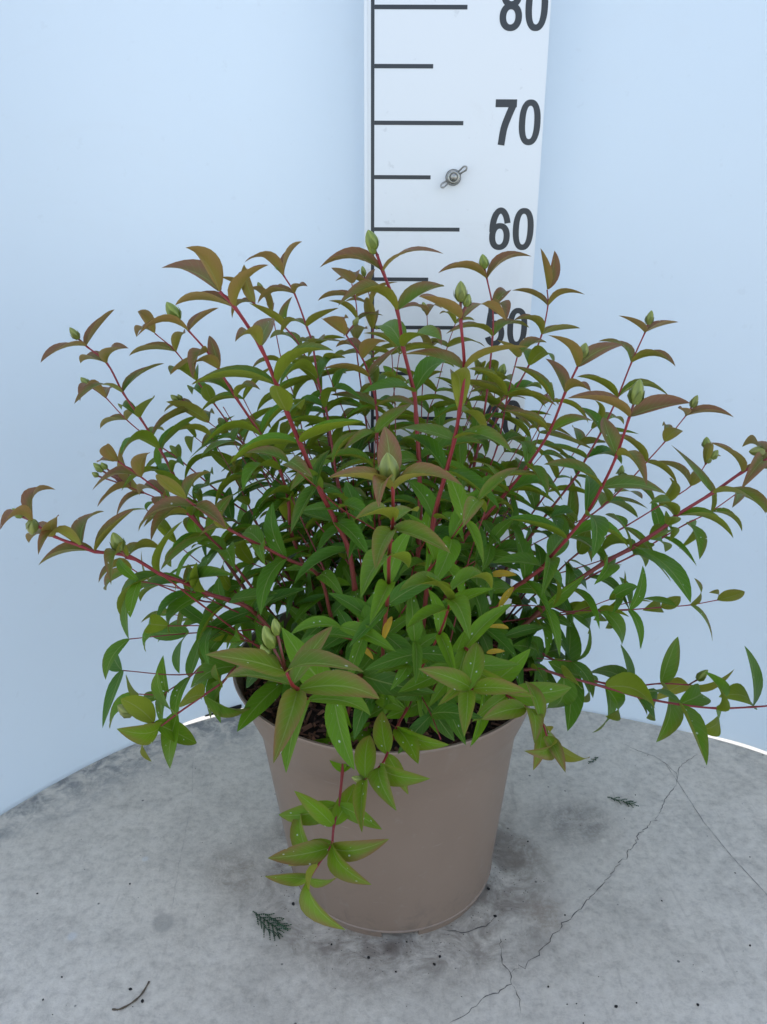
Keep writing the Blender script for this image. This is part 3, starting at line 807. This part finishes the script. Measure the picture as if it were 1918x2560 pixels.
S(-40, [3, (140, 268, (0, 303), (240, 128)), (235, 330, (125, 358), (255, 240)), (350, 372, (165, 410), (450, 222)), (410, 395, (165, 455), (585, 210)), (555, 415, (480, 540), (700, 388)), (690, 490, (520, 672), (790, 262)),
        (800, 530, (1010, 498)), (890, 575, (735, 752), (850, 440)), (990, 605, (1200, 575), (915, 760)), (1090, 650)], [(3, 140, 290), (3, 75, 228, 0.75)], r=0.2)
S(-39, [3, (545, 425), (600, 440), (690, 490)], [(3, 505, 352, 1.25)], r=0.09, keep=0)
S(-26, [3, (570, 470, (425, 530), (460, 562)), (665, 530, (570, 662)), (860, 605, (775, 765)), (970, 630)], r=0.12, red=0.6)
S(-20, [3, (730, 665, (608, 702)), (920, 690, (780, 762), (680, 788)), (1050, 700)], r=0.09, red=0.2, L0=4.2)
S(-38, [3, (665, 1135, (520, 1030), (850, 1222)), (690, 1150, (655, 1302)), (765, 1095, (680, 915)), (880, 1015, (1085, 1062), (770, 1062)), (960, 960, (930, 880)), (1040, 890)], [(3, 540, 1080, 1.2)], r=0.12, red=0.25, hue=0.65, W=1.15)
S(-24, [3, (600, 1010, (545, 925), (475, 1160)), (705, 1015, (620, 1030), (700, 1100)), (720, 1000, (705, 842)), (820, 935, (885, 718)), (910, 870)], r=0.10, red=0.1, L0=4.4, W=1.15)
S(-52, [3, (1235, 915, (885, 840, -1), (1572, 915, -1)), (1262, 970, (972, 945, 1), (1435, 715, 1)), (1285, 990, (1180, 1310, -1), (1640, 1032, 1)), (1322, 1035, (1235, 1352, -1), (1600, 1105, 1)), (1440, 1010), (1560, 930)],
  [(6, 170, 1165, 1.2), (6, 212, 1105, 0.85), (6, 150, 1245, 0.7), (6, 165, 1310, 0.8)], r=0.2, red=0.42, hue=0.5, L0=5.2)
S(-44, [5, (455, 1155, (268, 1145), (595, 1125)), (488, 1100, (425, 850, 1), (605, 1368, -1)), (540, 1025, (280, 1070, -1), (785, 990, -1)), (548, 1005, (712, 1180, -1)), (555, 935, (390, 790, -1), (640, 760)), (575, 850, (325, 890, 1)),
        (590, 715, (530, 510, 1), (690, 590)), (600, 590, (410, 610, 1), (715, 520, 1)), (607, 500, (590, 400)), (640, 400)], r=0.15, red=0.42, hue=1.0, L0=4.6)
S(-45, [5, (685, 745, (705, 560, 1), (672, 965, -1)), (745, 690, (955, 740, -1), (815, 875, -1)), (775, 640, (755, 460, 1)), (815, 530, (1035, 600, -1), (905, 680, -1)), (855, 455, (850, 285, 1), (735, 400)), (910, 350)],
  [(5, 655, 742, 0.8)], r=0.14, red=0.4, hue=0.85, L0=4.6)
S(-46, [5, (1110, 375, (1145, 175, 1), (1095, 568, -1)), (1130, 368, (905, 285, -1), (1360, 380, -1)), (1140, 290), (1100, 200)], r=0.15, red=0.36, hue=0.8)
S(-44, [6, (1235, 900, (940, 898), (1490, 890)), (1238, 950, (1100, 800, -1), (1360, 1180, -1)), (1230, 1010), (1180, 1150)], r=0.13, red=0.1, hue=0.65)
S(-43, [5, (1445, 580, (1342, 625, -1), (1617, 648, -1)), (1437, 562, (1515, 716, -1), (1425, 525, 1)), (1415, 505, (1345, 335, 1)), (1350, 445, (1168, 495, -1), (1385, 595, -1)), (1270, 395, (1540, 362, 1)), (1180, 360)],
  [(5, 1466, 612, 0.85)], r=0.13, red=0.5, hue=1.0, L0=4.6)
S(-26, [4, (1340, 915, (1525, 850), (1195, 980)), (1225, 910, (1295, 718), (1205, 1150)), (1110, 920, (1060, 750), (925, 870)), (1000, 910, (945, 1110), (1170, 1040)), (905, 880, (765, 820), (890, 980)), (840, 840, (845, 630)), (745, 790, (620, 755)), (640, 720)],
  [(4, 1395, 875, 1.2)], r=0.14, red=0.35, hue=0.5, W=1.3, L0=5.6)
S(-33, [4, (1790, 960, (1880, 860), (1850, 1010)), (1690, 995, (1760, 880), (1700, 1120)), (1600, 1005, (1565, 755), (1460, 965)), (1450, 1010, (1380, 1097), (1400, 860)), (1300, 995, (1412, 1245)), (1140, 965, (1165, 1050)), (1000, 925), (830, 880, (760, 1010), (900, 930)), (700, 850)], r=0.14, red=0.1, hue=0.45, W=1.3, L0=5.7)
S(-20, [4, (1455, 570, (1566, 535), (1420, 540)), (1345, 590, (1435, 740), (1360, 480)), (1225, 600, (1305, 555), (1150, 612)), (1090, 610, (1145, 770), (1055, 475)), (960, 620, (890, 652)), (835, 615, (845, 700)), (745, 600)], [(4, 1515, 540, 0.9)], r=0.10, red=0.55, L0=4.3)
S(-28, [8, (1730, 535, (1780, 450), (1830, 560)), (1640, 615, (1530, 542), (1525, 757)), (1530, 670, (1365, 520)), (1380, 775, (1170, 530), (1700, 930)), (1195, 890, (1060, 830), (1487, 1005)), (1145, 940, (1160, 1020)), (985, 1045, (1270, 1332), (810, 1080)), (960, 1060, (1170, 1225)), (830, 1130, (780, 1240), (882, 1145)), (640, 1260), (500, 1380)],
  [(8, 1605, 565, 1.1)], r=0.25, L0=5.6)
S(-16, [8, (1500, 780, (1480, 850), (1650, 880)), (1370, 870, (1530, 970)), (1250, 930, (1315, 1112), (1210, 1060)), (1130, 1000), (980, 1090), (760, 1200)], r=0.12, red=0.6)
S(-37, [8, (960, 390, (645, 295), (1270, 320)), (895, 585, (828, 390), (1048, 745)), (820, 745, (525, 630), (1150, 782)), (740, 885, (740, 690), (770, 1110)), (640, 1010, (340, 905), (960, 1060)), (555, 1105, (640, 1000)), (520, 1150, (260, 1130), (570, 1350)), (430, 1220), (360, 1270)],
  [(8, 998, 262, 1.5)], r=0.21, L0=5.4)
S(-18, [2, (1160, 540, (1052, 470), (1297, 497)), (1105, 662, (970, 575), (1285, 678)), (1048, 805, (882, 720), (1260, 800)), 8, (815, 470, (700, 340)), (740, 600, (530, 530), (920, 630)), (690, 690), (550, 870), (470, 980)], [(2, 1180, 478, 1.1)], r=0.15)
S(-31, [2, (885, 680, (765, 550), (1075, 590)), (835, 785, (755, 645), (940, 780)), (770, 945, (582, 860), (950, 900)), (680, 1085, (640, 985), (765, 1210)), (595, 1190), (500, 1300), (415, 1395)], [(2, 910, 612)], r=0.19)
S(-14, [2, (762, 365, (735, 195), (792, 205)), (765, 430, (620, 368), (917, 385)), (740, 548, (625, 490), (897, 522)), (688, 672, (640, 615), (790, 665)), (610, 810, (580, 735), (740, 770)), (510, 975), (450, 1080)], r=0.13)
S(-18, [2, (517, 320, (318, 298), (700, 230)), (540, 435, (600, 375), (595, 495)), (540, 555, (350, 545), (690, 520)), (520, 760), (500, 900), (470, 1060)], [(2, 503, 250, 1.1)], r=0.15)
S(-39, [2, (410, 485, (240, 392), (595, 490)), (425, 690, (180, 628), (690, 598)), (405, 860, (370, 710), (515, 962)), (385, 975, (130, 940)), (350, 1110, (570, 1262)), (300, 1300)], [(2, 410, 372, 1.1), (2, 437, 408, 0.7)], r=0.22, L0=5.6)
S(-33, [7, (1085, 100), (1125, 215, (688, 190), (1545, 95)), (1225, 490, (815, 455), (1550, 320)), (1265, 740, (1080, 620), (1530, 690)), (1340, 1050, (975, 1060), (1620, 880)), (1355, 1220), 2, (240, 1060), (245, 1250), (240, 1400)],
  [(7, 1045, 0, 1.2), (7, 1045, 55, 0.8)], r=0.22, L0=5.6, keep=0.8)
S(-41, [1, (948, 395, (800, 205)), (1015, 465, (755, 455), (1160, 280)), (1125, 635, (1015, 612), (1180, 510)), (1195, 800, (828, 797), (1440, 650)), (1240, 920, (1190, 800), (1300, 905)), (1295, 1050, (988, 1142), (1570, 955)), (1385, 1260, (1260, 1140), (1530, 1400)), (1450, 1390), (1505, 1510)], r=0.23, L0=5.6)
S(-28, [1, (815, 565, (590, 590), (945, 465)), (895, 655, (735, 755), (835, 775)), (945, 730), (1020, 855, (825, 795)), (1130, 1020, (870, 1070)), 9, (1380, 760, (1200, 720), (1125, 908)), (1440, 980), (1460, 1200, (1657, 1140))], [(1, 745, 480, 1.4)], r=0.17)
S(-20, [7, (440, 245, (170, 155), (568, 10)), (515, 370, (260, 440), (605, 320)), (600, 600, (820, 470)), (640, 720), (675, 960, (410, 1010), (860, 770)), (730, 1160), (755, 1300)], [(7, 398, 168, 0.9)], r=0.15)
S(-16, [1, (668, 575, (595, 480), (590, 592)), (760, 655, (557, 672), (800, 575)), (850, 780, (735, 750)), (925, 880, (830, 840)), (1040, 1040, (870, 1112)), (1150, 1200)], r=0.12)
S(-12, [7, (180, 360, (0, 255)), (240, 440), (455, 610, (200, 435), (500, 390)), (560, 745, (345, 680), (870, 710)), (650, 960), (720, 1200)], r=0.13)
S(-9, [7, (325, 410, (180, 340), (440, 320)), (360, 500, (370, 480)), (430, 850), (520, 1100)], [(7, 275, 320, 0.8)], r=0.10)
S(-24, [7, (870, 655, (705, 545), (890, 540)), (985, 820, (800, 740), (1160, 700)), (1030, 950), (1080, 1150)], [(7, 940, 560, 0.7)], r=0.14)
S(-8, [7, (1020, 330, (795, 285), (1070, 200)), (1050, 480), (1055, 620), (1060, 800), (1070, 1000)], [(7, 990, 215, 0.9)], r=0.11)
S(-11, [7, (910, 300, (770, 190), (930, 240)), (935, 400, (675, 420), (1190, 355)), (950, 560), (940, 700), (960, 900)], r=0.11)
S(-53, [6, (888, 255, (855, -80, 1), (822, 402, -1)), (905, 300, (515, 225, -1), (1320, 270, -1)), (903, 490, (680, 470, -1), (1050, 425, 1)), (900, 530, (802, 770, -1), (1250, 672, -1)), (882, 690, (715, 940, -1), (1000, 760, 1)), (880, 850, (768, 1092, -1)), (870, 980), (850, 1150)],
  [(6, 880, 165, 1.3)], r=0.16, red=0.8, hue=0.6, L0=4.8)
S(-22, [8, (1245, 385, (1205, 345), (1490, 392)), (1140, 515, (1125, 435), (1230, 460)), (1045, 620), (935, 740), (850, 820), (640, 1000)], [(8, 1290, 310)], r=0.11)
S(-17, [8, (1345, 630), (1270, 740, (1060, 620), (1310, 670)), (1110, 840), (930, 950), (700, 1080)], [(8, 1350, 520), (8, 1392, 580, 0.9), (8, 1365, 605, 0.7)], r=0.11, red=0.7)
S(-12, [8, (890, 770, (1025, 805)), (820, 850), (640, 950), (400, 1080)], [(8, 918, 660)], r=0.09, red=0.5)
S(-9, [8, (520, 330, (465, 265), (600, 330)), (455, 450), (320, 670), (200, 860)], [(8, 555, 240)], r=0.09)
S(-11, [8, (280, 230, (330, 200), (230, 160)), (265, 340), (190, 500), (150, 750)], [(8, 315, 150, 1.1)], r=0.09, red=0.6)
S(-5, [7, (1430, 520, (1250, 475), (1530, 470)), (1435, 640, (1370, 650), (1530, 730)), (1430, 800), (1400, 1000)], [(7, 1410, 460, 0.9)], r=0.09)
S(-6, [7, (1625, 580), (1570, 740), (1490, 1050), (1440, 1200)], r=0.09, red=0.5)
S(-14, [9, (790, 345, (490, 530), (580, 360)), (890, 430, (930, 375)), (1010, 520, (840, 605)), (1130, 600, (835, 690)), (1300, 760)], [(9, 655, 265, 0.9), (9, 690, 255, 0.6)], r=0.09, red=0.6)
S(-14, [8, (770, 450), (705, 535, (670, 440), (840, 520)), (590, 700), (480, 860), (350, 1040)], r=0.10, red=0.5)
S(-22, [2, (560, 640), (640, 560, (600, 500)), (600, 700), (520, 1000)][:1] + [(640, 640, (560, 570), (760, 580)), (600, 800), (560, 1000), (480, 1200)], r=0.12, red=0.6)

# ---- shorter inner shoots that fill the heart of the shrub
for k in range(104):
    az = rng.random() * 2 * math.pi
    low = k < 22; back = k >= 62
    if back: az = rng.uniform(R(-12), R(192))
    for _ in range(80):
        rr_ = rng.uniform(5, 24); zz = rng.uniform(24, 31) if low else rng.uniform(34, 50) if back else rng.uniform(28, 46)
        if (rr_ / 28) ** 2 + ((zz - 20) / 32.5) ** 2 < 1: break
    tipp = np.array([POT_C[0] + rr_ * math.cos(az), POT_C[1] + rr_ * math.sin(az), zz])
    front = math.sin(az) < -0.5
    if low and front: continue
    tipp[1] = min(tipp[1], -3.5)
    b_ = np.array([POT_C[0] + rng.normal(0, 3.2) + 2 * math.cos(az), POT_C[1] + rng.normal(0, 3.2) + 2 * math.sin(az), 21.6])
    midp = b_ * 0.5 + tipp * 0.5 + np.array([0, 0, 2.0]) + rng.normal(0, 0.8, 3)
    pth = [tipp, tipp * 0.6 + midp * 0.4 + rng.normal(0, .3, 3), midp, midp * 0.5 + b_ * 0.5, b_]
    P2, age = [pth[0]], [1.2 if zz > 42 else 2.2]
    for i in range(1, 5):
        gap = np.linalg.norm(pth[i] - P2[-1]); kk = max(1, int(round(gap / 3.3))); last = P2[-1].copy()
        for j in range(1, kk + 1):
            P2.append(last + (pth[i] - last) * j / kk); age.append(age[-1] + 1)
    ln = 3.9 if front else 4.5
    grow(P2, age, 0.09, 0.6 if zz > 40 else 0.15, lambda a: ln, rng.random() * 3, None, hue0=0.38 if rng.random() < .55 else 0.75, tint=0.75, auto_keep=0.92)
# yellowed leaves low in the shrub
for (c_, x0, y0, x1, y1, dep) in ((6, 900, 1045, 850, 1190, -40), (6, 1620, 870, 1530, 1005, -34), (6, 1590, 1115, 1450, 1110, -36), (6, 720, 1225, 790, 1300, -38), (6, 1460, 1260, 1570, 1250, -38), (6, 1480, 800, 1640, 800, -33)):
    p0, p1 = at_y(*src(c_, x0, y0), dep), at_y(*src(c_, x1, y1), dep)
    add_leaf(0, p0, p1, np.array([0, -0.3, 1.0]), 0, 0.6, arch=0.09, yel=rng.uniform(0.75, 1.0), width=0.9, n_hint=(0, -0.7, 0.7), prio=1)

# ---- which leaves show largest: splat every blade into a coarse depth buffer
grid_u = np.linspace(0, 1, 4)
SAMP = []
for arch, fold, (v, uv, f) in SHAPES:
    p = []
    for q in f:
        a = v[list(q)]
        if len(q) == 4:
            for i in grid_u:
                for j in grid_u: p.append((a[0] * (1 - i) + a[1] * i) * (1 - j) + (a[3] * (1 - i) + a[2] * i) * j)
        else:
            for i in grid_u:
                for j in grid_u:
                    if i + j <= 1: p.append(a[0] * (1 - i - j) + a[1] * i + a[2] * j)
    SAMP.append(np.array(p))
allp, ids = [], []
for i, lf in enumerate(LEAVES):
    p = SAMP[lf.shape] @ lf.M[:3, :3].T + lf.M[:3, 3]; allp.append(p); ids.append(np.full(len(p), i))
allp = np.concatenate(allp); ids = np.concatenate(ids)
uvp, dep = project(allp); ix = (uvp[:, 0] // 6).astype(int); iy = (uvp[:, 1] // 6).astype(int)
ok = (ix >= 0) & (ix < 320) & (iy >= 0) & (iy < 427); key = (iy * 320 + ix)[ok]; dd = dep[ok]; ii = ids[ok]
order = np.lexsort((dd, key)); key, ii = key[order], ii[order]
first = np.r_[True, key[1:] != key[:-1]]
seen = np.bincount(ii[first], minlength=len(LEAVES))
rank = np.argsort(-seen); keep_ids = set(int(q) for q in rank[:300])

# ---- build the shrub
shrub = empty('shrub', (POT_C[0], POT_C[1], 20.8), 'bushy shrub with crimson stems, bronze-tipped green leaves and green buds in the taupe pot', 'shrub')
stem_objs = []
def bud_mesh(lobes, fat):
    prof = [(0.0, 0.0), (0.16, 0.02), (0.30, 0.14), (0.375, 0.32), (0.37, 0.52), (0.29, 0.72), (0.17, 0.88), (0.06, 0.97), (0.0, 1.0)]
    v, f, tn = [], [], []; seg = 15
    for (r_, z_) in prof:
        for i in range(seg):
            t = 2 * math.pi * i / seg; g = abs(math.cos(lobes * t / 2 + z_ * 1.3))
            rr_ = r_ * fat * (0.86 + 0.17 * g); v.append((rr_ * math.cos(t), rr_ * math.sin(t), z_)); tn.append(g ** 1.5 * 0.9 + 0.05)
    for j in range(len(prof) - 1):
        for i in range(seg): f.append((j * seg + i, j * seg + (i + 1) % seg, (j + 1) * seg + (i + 1) % seg, (j + 1) * seg + i))
    # small pointed sepals hugging the base
    for s in range(4):
        t = s * math.pi / 2 + 0.4; o_ = len(v); ct, st = math.cos(t), math.sin(t)
        for (w, h, r_) in ((-0.13, 0.03, 0.17), (0.13, 0.03, 0.17), (-0.15, 0.28, 0.40), (0.15, 0.28, 0.40), (0.0, 0.62, 0.44)):
            v.append((r_ * fat * ct - w * st, r_ * fat * st + w * ct, h)); tn.append(0.25)
        f += [(o_, o_ + 1, o_ + 3, o_ + 2), (o_ + 2, o_ + 3, o_ + 4)]
    me = mesh('bud', [(a * 1, b * 1, c * 1) for a, b, c in v], f, M_BUD); set_tint(me, tn); return me
BUDS = [bud_mesh(5, 0.80), bud_mesh(5, 0.70), bud_mesh(5, 0.88)]
for s in STEMS:
    o = obj('stem', s['me'], shrub); stem_objs.append(o)
    for (bp, size, dirn, p0) in s['buds']:
        dirn = unit(dirn + np.array([0, 0, 0.25]))
        start = bp - dirn * size * 0.5
        tv, tf = tube([p0, p0 * 0.5 + start * 0.5 + np.array([0, 0, 0.05]), start + dirn * 0.08], [0.085, 0.07, 0.09], 6)
        me = mesh('bud_stalk', tv, tf, M_STEM); set_tint(me, [0.35] * len(tv))
        obj('bud_stalk', me, o)
        z = dirn; x = unit(np.cross(z, np.array([0.3, 1, 0.2]))); y = np.cross(z, x)
        b_ = bpy.data.objects.new('bud', BUDS[int(rng.integers(0, 3))]); col.objects.link(b_); b_.parent = o
        b_.matrix_parent_inverse = Matrix.Translation(-parent_loc(o))
        M = Matrix(((x[0] * size, y[0] * size, z[0] * size, start[0] * CM), (x[1] * size, y[1] * size, z[1] * size, start[1] * CM), (x[2] * size, y[2] * size, z[2] * size, start[2] * CM), (0, 0, 0, 1)))
        b_.matrix_basis = M; b_.color = (float(rng.random()), 0.5, 0, 1)
fv, ff, fuv, fc = [], [], [], []
for i, lf in enumerate(LEAVES):
    if i in keep_ids:
        o = bpy.data.objects.new('leaf', SHAPE_MESH[lf.shape]); col.objects.link(o)
        par = stem_objs[lf.stem]; o.parent = par; o.matrix_parent_inverse = Matrix.Translation(-parent_loc(par))
        M = lf.M * CM; M = Matrix(M.tolist()); M[3][3] = 1.0
        o.matrix_basis = M; o.color = (lf.col[0], lf.col[1], lf.col[2], 1)
    else:
        v, uv, f = SHAPES[lf.shape][2]; o_ = len(fv)
        p = v @ lf.M[:3, :3].T + lf.M[:3, 3]
        fv += [tuple(q) for q in p]; fuv += uv; fc += [lf.col] * len(v); ff += [tuple(q + o_ for q in g) for g in f]
me = mesh('foliage', fv, ff, M_LEAF2)
ul = me.uv_layers.new(name='UVMap'); ca = me.attributes.new('leafcol', 'FLOAT_COLOR', 'POINT')
ul.data.foreach_set('uv', np.array([fuv[lp.vertex_index] for lp in me.loops], dtype=np.float32).ravel())
ca.data.foreach_set('color', np.array(fc, dtype=np.float32).ravel())
obj('foliage', me, shrub, kind='stuff')
print('leaves', len(LEAVES), 'stems', len(STEMS), 'seen', int((seen > 0).sum()))

# ------------------------------------------------------------------ small things lying on the slab
def sprig(pa, pb, width, n_br, label, seed):
    r2 = np.random.default_rng(seed); a, b2 = at_z(*pa)[:2], at_z(*pb)[:2]
    t = (b2 - a); L_ = np.linalg.norm(t); t /= L_; s = np.array([-t[1], t[0]])
    v, f = [], []
    def frond(p, d, ln, w, zz):
        k = max(3, int(ln / 0.18)); nn = np.array([-d[1], d[0]])
        for i in range(k):
            q = p + d * ln * i / k; ww = w * (1 - 0.55 * i / k) * r2.uniform(0.8, 1.2); st = ln / k * 1.25
            o_ = len(v); h = zz + 0.1 + 0.06 * math.sin(i)
            v.extend([(*(q), h), (*(q + d * st * 0.5 + nn * ww / 2), h - 0.06), (*(q + d * st), h + 0.02), (*(q + d * st * 0.5 - nn * ww / 2), h - 0.06), (*(q + d * st * 0.5), h - 0.12), (*(q + d * st * 0.5), h + 0.05)])
            f.extend([(o_, o_ + 1, o_ + 5), (o_ + 1, o_ + 2, o_ + 5), (o_ + 2, o_ + 3, o_ + 5), (o_ + 3, o_, o_ + 5), (o_, o_ + 4, o_ + 1), (o_ + 1, o_ + 4, o_ + 2), (o_ + 2, o_ + 4, o_ + 3), (o_ + 3, o_ + 4, o_)])
    frond(a, t, L_, 0.22, 0.05)
    for i in range(n_br):
        q = a + t * L_ * (0.12 + 0.75 * i / n_br); sd_ = 1 if i % 2 else -1
        an = R(r2.uniform(32, 46)) * sd_; d = t * math.cos(an) + s * math.sin(an)
        ln = width * (0.55 + 0.6 * math.sin(math.pi * (0.2 + 0.7 * i / n_br))) * r2.uniform(0.8, 1.15)
        frond(q, d, ln, 0.24, 0.05 + 0.05 * r2.random())
        if ln > 0.9: frond(q + d * ln * 0.4, t * math.cos(an * 0.2) + s * math.sin(an * 0.2), ln * 0.5, 0.2, 0.08)
    o = obj('conifer_sprig', mesh('conifer_sprig', v, f, M_SPRIG, False), label=label, cat='sprig', group='conifer sprigs on the slab')
sprig(src(5, 218, 1293), src(5, 350, 1385), 1.7, 12, 'fan-shaped dark green conifer sprig lying left of the pot foot', 3)
sprig(src(11, 935, 532), src(11, 1078, 572), 0.75, 8, 'narrow green conifer sprig lying between the pot and the long crack', 4)
sprig(src(11, 895, 352), src(11, 850, 382), 0.4, 5, 'tiny green conifer scrap lying under the drooping yellow-green shoot', 5)
tw = [at_z(*src(10, x, y)) for x, y in ((465, 1368), (500, 1366), (555, 1335), (590, 1300), (618, 1253))]
tw = [(p[0], p[1], 0.09) for p in tw]; tp = catmull(tw, 5)
tv, tf = tube(tp, [0.075 + 0.02 * math.sin(i * 1.3) for i in range(len(tp))], 6)
obj('twig', mesh('twig', tv, tf, M_TWIG), label='thin curved brown twig lying on the concrete slab', cat='twig')
def crumb_mesh(seed):
    r2 = np.random.default_rng(seed); bm = bmesh.new(); bmesh.ops.create_icosphere(bm, subdivisions=1, radius=1.0)
    for vt in bm.verts: vt.co = Vector((vt.co.x * r2.uniform(.7, 1.2), vt.co.y * r2.uniform(.6, 1.1), vt.co.z * r2.uniform(.4, .7)))
    me = bpy.data.meshes.new('soil_crumb'); bm.to_mesh(me); bm.free(); me.materials.append(M_CRUMB); return me
CR = [crumb_mesh(i) for i in range(4)]
big_crumbs = [(10, 540, 1283, .17), (10, 590, 1333, .18), (10, 538, 846, .12), (10, 178, 1326, .10), (10, 1527, 1152, .17), (10, 1373, 1098, .09), (10, 1640, 1210, .10), (10, 155, 886, .12), (10, 256, 1232, .10),
              (10, 1215, 930, .2), (11, 975, 1475, .17), (11, 670, 1386, .12), (11, 745, 1062, .10), (11, 1580, 1200, .12), (11, 400, 945, .2), (11, 430, 1068, .2), (11, 155, 1285, .16), (11, 180, 1250, .16),
              (11, 755, 1465, .08), (11, 797, 1462, .08), (11, 828, 1550, .08), (11, 1345, 1468, .16), (11, 1068, 1458, .08), (11, 1513, 872, .09), (11, 1580, 800, .08), (11, 1063, 520, .09), (11, 578, 730, .13), (11, 1182, 998, .10), (11, 30, 1183, .09), (5, 545, 1428, .10)]
for k, (c_, x, y, s_) in enumerate(big_crumbs):
    p = at_z(*src(c_, x, y)); o = obj('soil_crumb', CR[k % 4], label='tiny black soil crumb lying on the grey concrete slab', cat='crumb', group='soil crumbs on the slab')
    o.location = (p[0] * CM, p[1] * CM, s_ * 0.35 * CM); o.scale = (s_ * CM, s_ * CM, s_ * CM); o.rotation_euler = (0, 0, rng.random() * 6)
v, f = [], []
for k in range(420):
    if k < 240:
        t = R(rng.uniform(-175, 20)); r_ = 9.9 + abs(rng.normal(0, 2.2)); px, py = POT_C[0] + r_ * math.cos(t), POT_C[1] + r_ * math.sin(t)
    else:
        px, py = rng.uniform(-35, 40), rng.uniform(-52, -5)
    s_ = rng.uniform(0.02, 0.065); o_ = len(v)
    v += [(px - s_, py, 0.0), (px, py - s_ * .8, 0.0), (px + s_, py, 0.0), (px, py + s_ * .8, 0.0), (px, py, s_)]
    f += [(o_, o_ + 1, o_ + 4), (o_ + 1, o_ + 2, o_ + 4), (o_ + 2, o_ + 3, o_ + 4), (o_ + 3, o_, o_ + 4)]
obj('soil_grit', mesh('soil_grit', v, f, M_CRUMB, False), label='fine dark soil grit scattered round the foot of the pot', cat='grit', kind='stuff')
